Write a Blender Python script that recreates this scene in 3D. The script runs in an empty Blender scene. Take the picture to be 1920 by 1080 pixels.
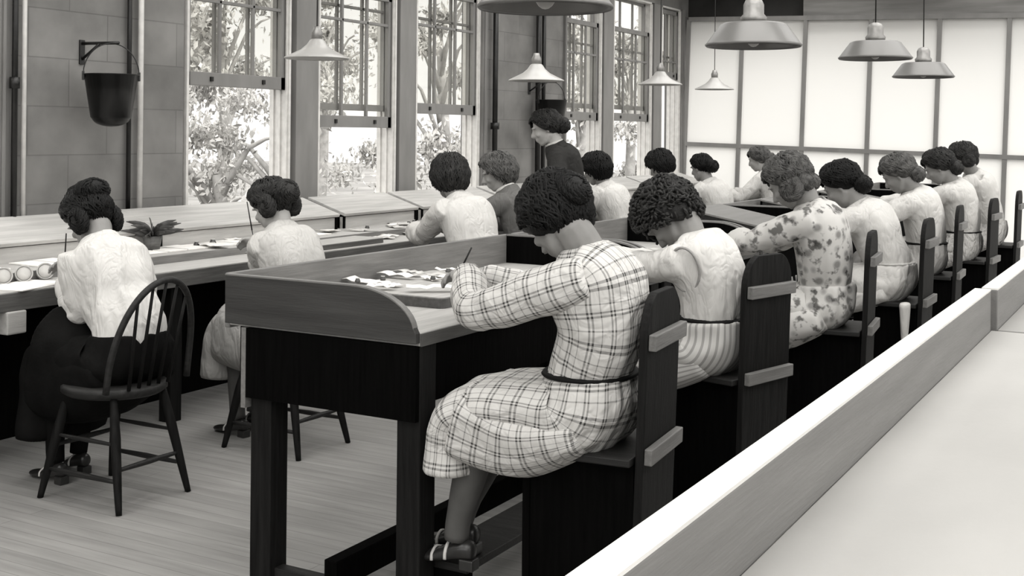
import bpy, math, random
from mathutils import Vector, Matrix, noise, Euler, Quaternion
random.seed(7)
C = bpy.context.scene.collection
PI = math.pi
def V(*a): return Vector(a)

# ------------------------------------------------------------------ materials
MATS = {}
def new_mat(name):
    m = bpy.data.materials.new(name); m.use_nodes = True
    nt = m.node_tree; b = nt.nodes['Principled BSDF']
    return m, nt, b
def warm(v):
    if isinstance(v, tuple): return (*v, 1)
    return (v*1.02, v, v*0.965, 1)
def basic(name, v, rough=.6, spec=.3, var=0., scale=6., bump=0., bscale=40., stretch=(1,1,1), metal=0., contrast=(.3,.7), coord='Object', sheen=0.):
    """a plain surface whose albedo varies a little with stretched noise"""
    if name in MATS: return MATS[name]
    m, nt, b = new_mat(name); N = nt.nodes; L = nt.links
    b.inputs['Base Color'].default_value = warm(v)
    b.inputs['Roughness'].default_value = rough
    b.inputs['Specular IOR Level'].default_value = spec
    b.inputs['Metallic'].default_value = metal
    if sheen: b.inputs['Sheen Weight'].default_value = sheen
    tc = N.new('ShaderNodeTexCoord'); mp = N.new('ShaderNodeMapping')
    L.new(tc.outputs[coord], mp.inputs[0]); mp.inputs['Scale'].default_value = stretch
    if var:
        nz = N.new('ShaderNodeTexNoise'); nz.inputs['Scale'].default_value = scale; nz.inputs['Detail'].default_value = 6
        L.new(mp.outputs[0], nz.inputs['Vector'])
        cr = N.new('ShaderNodeValToRGB')
        cr.color_ramp.elements[0].position = contrast[0]; cr.color_ramp.elements[1].position = contrast[1]
        cr.color_ramp.elements[0].color = warm(v*(1-var)); cr.color_ramp.elements[1].color = warm(min(1, v*(1+var)))
        L.new(nz.outputs['Fac'], cr.inputs[0]); L.new(cr.outputs[0], b.inputs['Base Color'])
    if bump:
        nb = N.new('ShaderNodeTexNoise'); nb.inputs['Scale'].default_value = bscale; nb.inputs['Detail'].default_value = 4
        L.new(mp.outputs[0], nb.inputs['Vector'])
        bp = N.new('ShaderNodeBump'); bp.inputs['Strength'].default_value = bump; bp.inputs['Distance'].default_value = .01
        L.new(nb.outputs['Fac'], bp.inputs['Height']); L.new(bp.outputs[0], b.inputs['Normal'])
    MATS[name] = m
    return m
def plaid(name, base, line, period=.075, uv=True):
    """woven check on UV metres: pairs of thin dark stripes both ways"""
    m, nt, b = new_mat(name); N = nt.nodes; L = nt.links
    tc = N.new('ShaderNodeTexCoord'); sep = N.new('ShaderNodeSeparateXYZ'); L.new(tc.outputs['UV'], sep.inputs[0])
    def mth(op, a, bb=None, cc=None):
        n = N.new('ShaderNodeMath'); n.operation = op
        for i, v in enumerate((a, bb, cc)):
            if v is None: continue
            if isinstance(v, (int, float)): n.inputs[i].default_value = v
            else: L.new(v, n.inputs[i])
        return n.outputs[0]
    def stripes(src, per):
        nz = N.new('ShaderNodeTexNoise'); nz.inputs['Scale'].default_value = 3.; L.new(tc.outputs['UV'], nz.inputs['Vector'])
        s = mth('ADD', src, mth('MULTIPLY', nz.outputs['Fac'], .02))
        f = mth('FRACT', mth('DIVIDE', s, per))
        a = mth('LESS_THAN', mth('ABSOLUTE', mth('SUBTRACT', f, .3)), .042)
        c = mth('LESS_THAN', mth('ABSOLUTE', mth('SUBTRACT', f, .47)), .042)
        d = mth('LESS_THAN', mth('ABSOLUTE', mth('SUBTRACT', f, .85)), .025)
        return mth('ADD', mth('MULTIPLY', mth('ADD', a, c), .52), mth('MULTIPLY', d, .4))
    tot = mth('ADD', stripes(sep.outputs[0], period), stripes(sep.outputs[1], period*1.15)); 
    tot = mth('MINIMUM', tot, 1.)
    mx = N.new('ShaderNodeMix'); mx.data_type = 'RGBA'
    L.new(tot, mx.inputs['Factor']); mx.inputs['A'].default_value = warm(base); mx.inputs['B'].default_value = warm(line)
    L.new(mx.outputs['Result'], b.inputs['Base Color']); b.inputs['Roughness'].default_value = .85; b.inputs['Specular IOR Level'].default_value = .1
    nz = N.new('ShaderNodeTexNoise'); nz.inputs['Scale'].default_value = 12; nz.inputs['Distortion'].default_value = 1.5; nz.inputs['Detail'].default_value = 2; L.new(tc.outputs['Object'], nz.inputs['Vector'])
    bp = N.new('ShaderNodeBump'); bp.inputs['Strength'].default_value = .45; bp.inputs['Distance'].default_value = .04; L.new(nz.outputs['Fac'], bp.inputs['Height']); L.new(bp.outputs[0], b.inputs['Normal'])
    return m
def cloth(name, v, cs=9., strength=.45, var=.06):
    m, nt, b = new_mat(name); N = nt.nodes; L = nt.links
    b.inputs['Base Color'].default_value = warm(v); b.inputs['Roughness'].default_value = .9; b.inputs['Specular IOR Level'].default_value = .05
    tc = N.new('ShaderNodeTexCoord'); mp = N.new('ShaderNodeMapping'); mp.inputs['Scale'].default_value = (1, 1, .45); mp.inputs['Rotation'].default_value = (.3, .25, 0); L.new(tc.outputs['Object'], mp.inputs[0])
    hs = []
    for sc_, ds in ((cs, 1.6), (cs*2.6, .8)):
        n = N.new('ShaderNodeTexNoise'); n.inputs['Scale'].default_value = sc_; n.inputs['Detail'].default_value = 2; n.inputs['Distortion'].default_value = ds; L.new(mp.outputs[0], n.inputs['Vector'])
        a = N.new('ShaderNodeMath'); a.operation = 'SUBTRACT'; a.inputs[1].default_value = .5; L.new(n.outputs['Fac'], a.inputs[0])
        c = N.new('ShaderNodeMath'); c.operation = 'ABSOLUTE'; L.new(a.outputs[0], c.inputs[0]); hs.append(c.outputs[0])
    ad = N.new('ShaderNodeMath'); ad.operation = 'MULTIPLY_ADD'; L.new(hs[1], ad.inputs[0]); ad.inputs[1].default_value = .35; L.new(hs[0], ad.inputs[2])
    bp = N.new('ShaderNodeBump'); bp.inputs['Strength'].default_value = strength; bp.inputs['Distance'].default_value = .06; L.new(ad.outputs[0], bp.inputs['Height']); L.new(bp.outputs[0], b.inputs['Normal'])
    return m
def stripes_mat(name, base, line, per=.03, w=.2):
    m, nt, b = new_mat(name); N = nt.nodes; L = nt.links
    tc = N.new('ShaderNodeTexCoord'); wv = N.new('ShaderNodeTexWave'); wv.inputs['Scale'].default_value = .314/per; wv.inputs['Distortion'].default_value = .4
    L.new(tc.outputs['UV'], wv.inputs['Vector']); cr = N.new('ShaderNodeValToRGB')
    cr.color_ramp.elements[0].position = w; cr.color_ramp.elements[1].position = w+.15
    cr.color_ramp.elements[0].color = warm(line); cr.color_ramp.elements[1].color = warm(base)
    L.new(wv.outputs['Fac'], cr.inputs[0]); L.new(cr.outputs[0], b.inputs['Base Color'])
    b.inputs['Roughness'].default_value = .85; b.inputs['Specular IOR Level'].default_value = .1
    return m
def floral(name, base, mid, dark):
    m, nt, b = new_mat(name); N = nt.nodes; L = nt.links
    tc = N.new('ShaderNodeTexCoord')
    n1 = N.new('ShaderNodeTexVoronoi'); n1.inputs['Scale'].default_value = 16; L.new(tc.outputs['Object'], n1.inputs['Vector'])
    n2 = N.new('ShaderNodeTexNoise'); n2.inputs['Scale'].default_value = 22; n2.inputs['Detail'].default_value = 3; L.new(tc.outputs['Object'], n2.inputs['Vector'])
    c1 = N.new('ShaderNodeValToRGB'); c1.color_ramp.elements[0].position = .2; c1.color_ramp.elements[1].position = .42
    c1.color_ramp.elements[0].color = warm(mid); c1.color_ramp.elements[1].color = warm(base)
    L.new(n1.outputs['Distance'], c1.inputs[0])
    c2 = N.new('ShaderNodeValToRGB'); c2.color_ramp.elements[0].position = .36; c2.color_ramp.elements[1].position = .46
    c2.color_ramp.elements[0].color = warm(dark); c2.color_ramp.elements[1].color = (1, 1, 1, 1)
    L.new(n2.outputs['Fac'], c2.inputs[0])
    mx = N.new('ShaderNodeMix'); mx.data_type = 'RGBA'; mx.blend_type = 'MULTIPLY'; mx.inputs['Factor'].default_value = .8
    L.new(c1.outputs[0], mx.inputs['A']); L.new(c2.outputs[0], mx.inputs['B'])
    L.new(mx.outputs['Result'], b.inputs['Base Color']); b.inputs['Roughness'].default_value = .85; b.inputs['Specular IOR Level'].default_value = .1
    return m
def wood(name, v, var=.25, rough=.5, spec=.35, axis='x', scale=9.):
    st = {'x': (1, 14, 14), 'y': (14, 1, 14), 'z': (14, 14, 1)}[axis]
    st = tuple(s*.5 for s in st)
    return basic(name, v, rough, spec, var, scale, .15, 30, st, contrast=(.25, .75))

dark_wood = wood('dark_wood', .012, .5, .5, .2, 'y')
dark_wood_z = wood('dark_wood_upright', .008, .6, .6, .1, 'z')
dark_wood_x = wood('dark_wood_cross', .016, .5, .5, .22, 'x')
black_wood = wood('black_wood', .0022, .4, .7, .02, 'z')
desk_board = wood('desk_board_wood', .15, .25, .5, .3, 'y')
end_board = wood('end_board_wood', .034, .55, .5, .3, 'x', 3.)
desk_top = wood('desk_top_wood', .36, .18, .5, .25, 'y')
tray_edge = wood('tray_edge_wood', .075, .3, .5, .3, 'y')
edge_wood = wood('edge_wood', .14, .3, .5, .3, 'y')  # tone raised to paint the bright highlights on batten edges
light_top = basic('pale_table_top', .36, .55, .25, .12, 1.6, .05, 60, (1, .5, 1), contrast=(.35, .65))
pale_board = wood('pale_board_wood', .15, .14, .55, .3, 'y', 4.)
lit_edge = wood('lit_edge_wood', .62, .06, .55, .3, 'y')
bench_top = wood('bench_top_wood', .40, .15, .5, .3, 'y')
bench_edge = wood('bench_edge_wood', .09, .35, .5, .3, 'y')
ledge_wood = wood('ledge_plank_wood', .40, .2, .6, .25, 'y', 5.)
frame_paint = basic('window_frame_paint', .185, .5, .3, .12, 8, .05, 40, (1, 1, .3))
frame_dark = basic('casing_paint', .15, .5, .3, .2, 8, .05, 40, (1, 1, .3))
pipe_paint = basic('conduit_paint', .55, .4, .4, .1, 20)
dark_metal = basic('black_iron', .012, .35, .5, .3, 20, .1, 60, metal=.3)
bucket_mat = basic('black_japanned_tin', .002, .3, .3, .2, 10)
enamel = basic('white_enamel', .36, .3, .5, .05, 4)
steel_enamel = basic('grey_enamel', .14, .32, .4, .08, 4, metal=.2)
brass = basic('dull_socket_metal', .25, .4, .5, .2, 30, metal=.5)
paper = basic('white_paper', .78, .8, .1, .06, 12, .1, 60)
paper2 = basic('grey_card', .5, .8, .1, .12, 12, .1, 60)
ink = basic('dark_pot_glass', .05, .25, .5, .2, 10)
panel_white = basic('white_partition_panel', .86, .7, .2, .03, 1.2)
plaster = basic('ceiling_plaster', .35, .9, .1, .05, 2)
hall_gloom = basic('hall_gloom_strip', .03, .8, .1, .4, 2)
beam_mat = basic('grey_beam', .22, .6, .2, .3, 4, .05, 40, (.3, 3, 3))
skin = basic('skin', .21, .5, .35, .06, 8, .03, 120)
skin_pale = basic('pale_skin', .32, .5, .35, .06, 8, .03, 120)
skin_dark = basic('mid_skin', .25, .5, .35, .06, 8, .03, 120)  # skin tone between the plain and the pale one
stocking = basic('grey_stocking', .08, .6, .3, .1, 20)
shoe_mat = basic('shoe_leather', .02, .3, .5, .3, 20)
shoe_pale = basic('shoe_strap_leather', .5, .35, .5, .1, 20)
white_cloth = cloth('white_blouse_cloth', .53)
white_cloth2 = cloth('off_white_cloth', 0.44)
grey_cloth = cloth('grey_cloth', 0.28)
midgrey_cloth = cloth('grey_cardigan_knit', 0.12)
dark_cloth = basic('black_wool_cloth', .006, .9, .05, .3, 9, .3, 40)
jacket_cloth = cloth('charcoal_jacket_cloth', 0.03)
belt_mat = basic('belt_leather', .006, .6, .1, .2, 60)
bench_strip = wood('bench_strip_wood', .16, .3, .5, .3, 'y')
leaf_mat = basic('leaf', .42, .6, .2, .5, 3)  # paled to put outdoor haze and glare into the foliage colour
bark_mat = basic('bark', .28, .9, .1, .3, 6)  # paled for the same painted haze as the leaves
grass_mat = basic('lawn', .2, .9, .1, .3, .6)
plant_mat = basic('house_plant_leaf', .06, .5, .3, .4, 20)
plaid_mat = plaid('plaid_cotton', .52, .045, .066)
floral_mat = floral('floral_print_cotton', .50, .22, .06)
stripe_skirt = stripes_mat('striped_skirt_cloth', .42, .25, .03, .2)
crumple = cloth('crumpled_skirt_cloth', 0.38, 14., .9)

def hair_mat(name, v):
    return basic(name, v, .5, .16, .6, 34, .4, 90, (1, 1, 1))
HAIR = {'black': hair_mat('black_hair', .004), 'dark': hair_mat('dark_brown_hair', .02), 'brown': hair_mat('brown_hair', .07), 'fair': hair_mat('fair_brown_hair', .085)}

# block wall: large concrete blocks with faint joints
def block_wall():
    m, nt, b = new_mat('concrete_block_wall'); N = nt.nodes; L = nt.links
    tc = N.new('ShaderNodeTexCoord'); sp = N.new('ShaderNodeSeparateXYZ'); cb = N.new('ShaderNodeCombineXYZ')
    L.new(tc.outputs['Object'], sp.inputs[0]); L.new(sp.outputs[1], cb.inputs[0]); L.new(sp.outputs[2], cb.inputs[1])
    br = N.new('ShaderNodeTexBrick'); L.new(cb.outputs[0], br.inputs['Vector'])
    br.inputs['Scale'].default_value = 1.; br.inputs['Brick Width'].default_value = .55; br.inputs['Row Height'].default_value = .27
    br.inputs['Mortar Size'].default_value = .004; br.inputs['Mortar Smooth'].default_value = .3; br.inputs['Bias'].default_value = 0
    br.inputs['Color1'].default_value = warm(.165); br.inputs['Color2'].default_value = warm(.195); br.inputs['Mortar'].default_value = warm(.14)
    nz = N.new('ShaderNodeTexNoise'); nz.inputs['Scale'].default_value = 3.; nz.inputs['Detail'].default_value = 5
    L.new(cb.outputs[0], nz.inputs['Vector'])
    cr = N.new('ShaderNodeValToRGB'); cr.color_ramp.elements[0].position = .3; cr.color_ramp.elements[1].position = .7
    cr.color_ramp.elements[0].color = (.72, .72, .72, 1); cr.color_ramp.elements[1].color = (1.15, 1.15, 1.15, 1)
    L.new(nz.outputs['Fac'], cr.inputs[0])
    mx = N.new('ShaderNodeMix'); mx.data_type = 'RGBA'; mx.blend_type = 'MULTIPLY'; mx.inputs['Factor'].default_value = 1
    L.new(br.outputs['Color'], mx.inputs['A']); L.new(cr.outputs[0], mx.inputs['B']); L.new(mx.outputs['Result'], b.inputs['Base Color'])
    b.inputs['Roughness'].default_value = .9; b.inputs['Specular IOR Level'].default_value = .1
    bp = N.new('ShaderNodeBump'); bp.inputs['Strength'].default_value = .3; bp.inputs['Distance'].default_value = .01
    L.new(br.outputs['Fac'], bp.inputs['Height']); bp.invert = True; L.new(bp.outputs[0], b.inputs['Normal'])
    return m
def floor_boards():
    m, nt, b = new_mat('floor_boards'); N = nt.nodes; L = nt.links
    tc = N.new('ShaderNodeTexCoord')
    br = N.new('ShaderNodeTexBrick'); L.new(tc.outputs['Object'], br.inputs['Vector'])
    br.inputs['Scale'].default_value = 1.; br.inputs['Brick Width'].default_value = 2.6; br.inputs['Row Height'].default_value = .075
    br.inputs['Mortar Size'].default_value = .0025; br.inputs['Mortar Smooth'].default_value = .4
    br.inputs['Color1'].default_value = warm(.235); br.inputs['Color2'].default_value = warm(.26); br.inputs['Mortar'].default_value = warm(.17)
    mp = N.new('ShaderNodeMapping'); mp.inputs['Scale'].default_value = (1., 12., 1.); L.new(tc.outputs['Object'], mp.inputs[0])
    nz = N.new('ShaderNodeTexNoise'); nz.inputs['Scale'].default_value = 2.2; nz.inputs['Detail'].default_value = 8; L.new(mp.outputs[0], nz.inputs['Vector'])
    cr = N.new('ShaderNodeValToRGB'); cr.color_ramp.elements[0].position = .3; cr.color_ramp.elements[1].position = .7
    cr.color_ramp.elements[0].color = (.8, .8, .8, 1); cr.color_ramp.elements[1].color = (1.12, 1.12, 1.12, 1)
    L.new(nz.outputs['Fac'], cr.inputs[0])
    mx = N.new('ShaderNodeMix'); mx.data_type = 'RGBA'; mx.blend_type = 'MULTIPLY'; mx.inputs['Factor'].default_value = 1
    L.new(br.outputs['Color'], mx.inputs['A']); L.new(cr.outputs[0], mx.inputs['B']); L.new(mx.outputs['Result'], b.inputs['Base Color'])
    b.inputs['Roughness'].default_value = .5; b.inputs['Specular IOR Level'].default_value = .3
    return m
def glass_mat():
    m = bpy.data.materials.new('window_glass'); m.use_nodes = True; nt = m.node_tree; N = nt.nodes; L = nt.links
    N.clear(); o = N.new('ShaderNodeOutputMaterial'); t = N.new('ShaderNodeBsdfTransparent'); g = N.new('ShaderNodeBsdfGlossy')
    t.inputs[0].default_value = (.97, .97, .96, 1); g.inputs['Roughness'].default_value = .03
    mx = N.new('ShaderNodeMixShader'); mx.inputs[0].default_value = .04
    L.new(t.outputs[0], mx.inputs[1]); L.new(g.outputs[0], mx.inputs[2]); L.new(mx.outputs[0], o.inputs[0])
    return m
blocks, boards, glass = block_wall(), floor_boards(), glass_mat()

# ------------------------------------------------------------------ mesh helpers
class MB:
    def __init__(s): s.v = []; s.f = []; s.uv = []; s.smooth = []
    def add(s, vs, fs, uvs=None, smooth=False):
        o = len(s.v); s.v += [tuple(p) for p in vs]
        for i, f in enumerate(fs):
            s.f.append([o+k for k in f]); s.uv.append(uvs[i] if uvs else [(0, 0)]*len(f)); s.smooth.append(smooth)
        return s
    def box(s, x0, x1, y0, y1, z0, z1, M=None):
        p = [V(x, y, z) for z in (z0, z1) for x, y in ((x0, y0), (x1, y0), (x1, y1), (x0, y1))]
        if M is not None: p = [M @ q for q in p]
        return s.add(p, [(0, 3, 2, 1), (4, 5, 6, 7), (0, 1, 5, 4), (1, 2, 6, 5), (2, 3, 7, 6), (3, 0, 4, 7)])
    def prism(s, pts, axis, a, b):
        """outline pts (2D) extruded along axis from a to b"""
        def P(u, w, t): return {'x': (t, u, w), 'y': (u, t, w), 'z': (u, w, t)}[axis]
        n = len(pts); vs = [P(*p, a) for p in pts]+[P(*p, b) for p in pts]
        fs = [tuple(range(n))[::-1], tuple(range(n, 2*n))]+[(i, (i+1) % n, n+(i+1) % n, n+i) for i in range(n)]
        return s.add(vs, fs)
    def rings(s, R, closed=True, caps=True, smooth=True, uvscale=1.):
        n = len(R[0]); vs = [p for r in R for p in r]; fs = []; uvs = []
        # u: arc length on the widest ring, v: length along
        wid = max(R, key=lambda r: sum((Vector(r[k])-Vector(r[k-1])).length for k in range(n)))
        us = [0.]
        for k in range(n): us.append(us[-1]+(Vector(wid[(k+1) % n])-Vector(wid[k])).length)
        vv = [0.]
        for i in range(1, len(R)):
            vv.append(vv[-1]+max(.001, sum((Vector(R[i][q])-Vector(R[i-1][q])).length for q in range(n))/n))
        for i in range(len(R)-1):
            for k in range(n if closed else n-1):
                k2 = (k+1) % n
                fs.append((i*n+k, i*n+k2, (i+1)*n+k2, (i+1)*n+k))
                uvs.append([(us[k], vv[i]), (us[k+1], vv[i]), (us[k+1], vv[i+1]), (us[k], vv[i+1])])
        if caps:
            fs.append(tuple(range(n))[::-1]); uvs.append([(0, 0)]*n)
            m = (len(R)-1)*n; fs.append(tuple(range(m, m+n))); uvs.append([(0, 0)]*n)
        return s.add(vs, fs, uvs, smooth)
    def tube(s, pts, rad, n=10, sub=1, flat=1., up=None, caps=True):
        pts = [Vector(p) for p in pts]
        if isinstance(rad, (int, float)): rad = [rad]*len(pts)
        if sub > 1: pts, rad = catmull(pts, rad, sub)
        R = []; prev = None
        for i, p in enumerate(pts):
            t = (pts[min(i+1, len(pts)-1)]-pts[max(i-1, 0)])
            t = t.normalized() if t.length > 1e-9 else V(0, 0, 1)
            if prev is None:
                u0 = Vector(up) if up else (V(0, 0, 1) if abs(t.z) < .9 else V(1, 0, 0))
                a = (u0-t*u0.dot(t)).normalized()
            else: a = (prev-t*prev.dot(t)).normalized()
            prev = a; b = t.cross(a); r = rad[i]
            R.append([p+a*math.cos(2*PI*k/n)*r+b*math.sin(2*PI*k/n)*r*flat for k in range(n)])
        return s.rings(R, caps=caps)
    def ell(s, c, r, n=16, m=10, M=None):
        c = Vector(c); R = []
        for i in range(m+1):
            th = PI*(i+.001)/(m+.002); R.append([(V(r[0]*math.sin(th)*math.cos(2*PI*k/n), r[1]*math.sin(th)*math.sin(2*PI*k/n), -r[2]*math.cos(th))) for k in range(n)])
        if M is not None: R = [[M @ p for p in q] for q in R]
        return s.rings([[c+p for p in q] for q in R])
    def lathe(s, prof, n=32, c=(0, 0, 0), caps=False, M=None):
        R = [[V(r*math.cos(2*PI*k/n), r*math.sin(2*PI*k/n), z) for k in range(n)] for r, z in prof]
        if M is not None: R = [[M @ p for p in q] for q in R]
        return s.rings([[Vector(c)+p for p in q] for q in R], caps=caps)
    def xform(s, M):
        s.v = [tuple(M @ Vector(p)) for p in s.v]; return s
    def build(s, name, mat, parent=None, bevel=0, sub=0, flat=False):
        me = bpy.data.meshes.new(name); me.from_pydata(s.v, [], s.f)
        ul = me.uv_layers.new(name='UVMap'); d = []
        for u in s.uv:
            for q in u: d += [q[0], q[1]]
        ul.data.foreach_set('uv', d)
        me.polygons.foreach_set('use_smooth', [x and not flat for x in s.smooth])
        me.materials.append(mat); me.update()
        o = bpy.data.objects.new(name, me); C.objects.link(o)
        if parent: o.parent = parent
        if bevel:
            b = o.modifiers.new('bevel', 'BEVEL'); b.width = bevel; b.segments = 2; b.limit_method = 'ANGLE'; b.angle_limit = .7
        if sub:
            b = o.modifiers.new('sub', 'SUBSURF'); b.levels = sub; b.render_levels = sub
        return o
def catmull(P, R, sub):
    op, orr = [], []
    n = len(P)
    for i in range(n-1):
        p0, p1, p2, p3 = P[max(i-1, 0)], P[i], P[i+1], P[min(i+2, n-1)]
        for k in range(sub):
            t = k/sub; t2, t3 = t*t, t*t*t
            op.append(.5*((2*p1)+(p2-p0)*t+(2*p0-5*p1+4*p2-p3)*t2+(3*p1-p0-3*p2+p3)*t3))
            orr.append(R[i]*(1-t)+R[i+1]*t)
    op.append(P[-1]); orr.append(R[-1]); return op, orr
def tag(o, label=None, cat=None, group=None, kind=None):
    if label: o['label'] = label
    if cat: o['category'] = cat
    if group: o['group'] = group
    if kind: o['kind'] = kind
    return o
def empty(name, loc=(0, 0, 0), rz=0, kind=None):
    o = bpy.data.objects.new(name, None); C.objects.link(o); o.location = loc; o.rotation_euler = (0, 0, rz); o.empty_display_size = .1
    if kind: o['kind'] = kind
    return o
def children(o): return [c for c in bpy.data.objects if c.parent == o]
def copy_tree(o, parent=None):
    c = o.copy(); C.objects.link(c)
    c.parent = parent
    for ch in children(o):
        copy_tree(ch, c)
    return c
def struct(o): o['kind'] = 'structure'; return o

# ------------------------------------------------------------------ the room
YF = 14.1            # the white partition
struct(MB().box(-5.9, 3.9, -3.2, 14.5, -.1, 0).build('floor', boards))
SKX = [(-4.9, -3.0), (-2.3, -.3), (.4, 2.6)]; SKY = [(-2.4, 1.4), (2.0, 5.8), (6.4, 10.0), (10.6, 13.6)]  # unseen skylights, added to brighten the upward-facing surfaces
cm = MB(); xe = [-5.9]+[q for a in SKX for q in a]+[3.9]
for i in range(0, len(xe), 2): cm.box(xe[i], xe[i+1], -3.2, 14.5, 3.4, 3.5)
ye = [-3.2]+[q for a in SKY for q in a]+[14.5]
for a, b in SKX:
    for i in range(0, len(ye), 2): cm.box(a, b, ye[i], ye[i+1], 3.4, 3.5)
struct(cm.build('ceiling', plaster))
kk = 30
for a, b in SKX:
    for c, d in SKY:
        m_ = MB(); n_ = 5
        for j in range(n_+1): yy = c+(d-c)*j/n_; m_.box(a, b, yy-.015, yy+.015, 3.42, 3.47)
        for xx in (a, (a+b)/2, b): m_.box(xx-.015, xx+.015, c, d, 3.42, 3.47)
        struct(m_.build('window_%d' % kk, basic('added_skylight_bar', .3))); kk += 1
WIN = [(.65, 1.75, 1.8), (1.9, 3.0, 1.7), (3.15, 4.2, 1.75), (5.592, 6.6, 1.785), (6.909, 7.894, 1.529), (8.175, 9.195, 1.652), (10.858, 11.748, 1.638), (12.051, 13.138, 1.645), (13.434, 14.05, 2.174)]
SILL, HEAD = .985, 3.05
wl = MB()
wl.box(-5.74, -5.5, -3.2, 14.5, 0, SILL); wl.box(-5.74, -5.5, -3.2, 14.5, HEAD, 3.4)
ys = [-3.2]+[q for a, b, _ in WIN for q in (a, b)]+[18.2]
piers = [(-3.2, .55), (4.27, 5.592-.03), (9.27, 10.82), (14.12, 14.5)]
for a, b in piers: wl.box(-5.74, -5.5, a, b, SILL, HEAD)
struct(wl.build('wall_left', blocks))
# posts between the windows and casings beside the piers
posts = [(1.75, 1.9), (3.0, 3.15), (6.66, 6.909), (7.945, 8.175), (11.80, 12.051), (13.2, 13.434)]
k = 1
for a, b in posts:
    m = MB().box(-5.66, -5.50, a, b, SILL, HEAD); m.box(-5.70, -5.66, a+.02, b-.02, SILL, HEAD)
    struct(m.build('trim_%d' % k, frame_paint, bevel=.004)); k += 1
for a, b in ((.55, .65), (4.2, 4.27), (9.195, 9.27), (10.82, 10.858), (14.05, 14.12)):
    m = MB().box(-5.7, -5.47, a, b, SILL, HEAD)
    if b-a > .06: m.box(-5.50, -5.455, a+.012, a+.03, SILL, HEAD)
    struct(m.build('trim_%d' % k, frame_dark, bevel=.003)); k += 1
struct(MB().box(-5.56, -5.42, -3.2, 14.1, SILL-.035, SILL).build('trim_%d' % k, pale_board)); k += 1
# sash windows
def window(n, a, b, zr, overlap):
    r = empty('window_%d' % n, (-5.575, a, SILL), kind='structure')
    X0 = 0
    w = b-a
    def sash(nm, x, z0, z1, bot, rows):
        m = MB(); d = .018; st = .045
        m.box(x-d, x+d, .02, .02+st, z0, z1); m.box(x-d, x+d, w-.02-st, w-.02, z0, z1)
        m.box(x-d, x+d, .02, w-.02, z0, z0+bot); m.box(x-d, x+d, .02, w-.02, z1-.05, z1)
        for c in (1/3, 2/3): m.box(x-.012, x+.012, .02+(w-.04)*c-.011, .02+(w-.04)*c+.011, z0, z1)
        for zz in rows: m.box(x-.012, x+.012, .02, w-.02, zz-.011, zz+.011)
        o = m.build(nm, frame_paint, r, bevel=.003)
        g = MB().box(x-.002, x+.002, .03, w-.03, z0+.02, z1-.02).build('pane', glass, o)
        return o
    zb = zr-SILL
    ls = sash('lower_sash', .022, zb, min(zb+1.05, HEAD-SILL-.03), .088, [2.34-SILL+.05*(n % 3 == 0)])
    for yy in (.25, .75): MB().box(.040, .052, w*yy-.012, w*yy+.012, zb+.03, zb+.06).build('sash_lift', dark_metal, ls)
    zu = zb+overlap
    sash('upper_sash', -.024, zu, HEAD-SILL-.0, .05, [2.45-SILL])
    m = MB()
    for y0 in (0., w-.02):                                    # stops and parting beads
        m.box(-.10, .075, y0, y0+.02, 0, HEAD-SILL)
        s_ = .012 if y0 == 0 else -.012
        for xx in (.058, .0, -.06): m.box(xx-.006, xx+.006, y0+s_-.004 if s_ > 0 else y0-.014, y0+.03 if s_ > 0 else y0+.02, 0, HEAD-SILL)
    m.box(-.13, .075, 0, w, 0, .02); m.box(-.13, .075, 0, w, HEAD-SILL-.02, HEAD-SILL)
    m.build('jamb', pipe_paint, r)  # pale colour paints the grazing daylight on the reveals
for i, (a, b, zr) in enumerate(WIN[:9]):
    window(i+1, a, b, zr, .13 if i in (4, 6, 7) else .03)
# casing strip and pipes on the piers
def conduit(name_no, x, y, r, z0=.9, z1=3.4, mat=pipe_paint, coll=None):
    m = MB().tube([(x, y, z0), (x, y, z1)], r, 12)
    if coll: m.tube([(x, y, coll-.03), (x, y, coll+.03)], r*1.7, 12)
    return m
o = conduit(0, -5.46, 5.17, .017).build('wall_conduit', pipe_paint); tag(o, 'pale vertical pipe running up the block wall right of the near bucket', 'pipe')
o = conduit(0, -5.47, 5.09, .014, mat=dark_metal).build('wall_conduit', dark_metal); tag(o, 'thin dark pipe just left of the pale pipe behind the near bucket', 'pipe')
o = conduit(0, -5.44, 4.27, .016, coll=1.74).build('wall_conduit', dark_metal); tag(o, 'dark pipe with a round coupling at the left picture edge', 'pipe')
o = conduit(0, -5.45, 4.335, .014).build('wall_conduit', pipe_paint); tag(o, 'pale pipe at the left picture edge beside the coupled dark pipe', 'pipe')
o = conduit(0, -5.45, 10.2, .026, coll=1.58).build('wall_conduit', dark_metal); tag(o, 'dark pipe on the far block pier behind the far bucket', 'pipe')
o = conduit(0, -5.45, 10.31, .02).build('wall_conduit', dark_metal); tag(o, 'thinner dark pipe on the far pier, right of the thicker one', 'pipe')
o = conduit(0, -5.44, 9.36, .024, coll=1.56).build('wall_conduit', dark_metal); tag(o, 'dark pipe with coupling at the left edge of the far pier', 'pipe')

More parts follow.
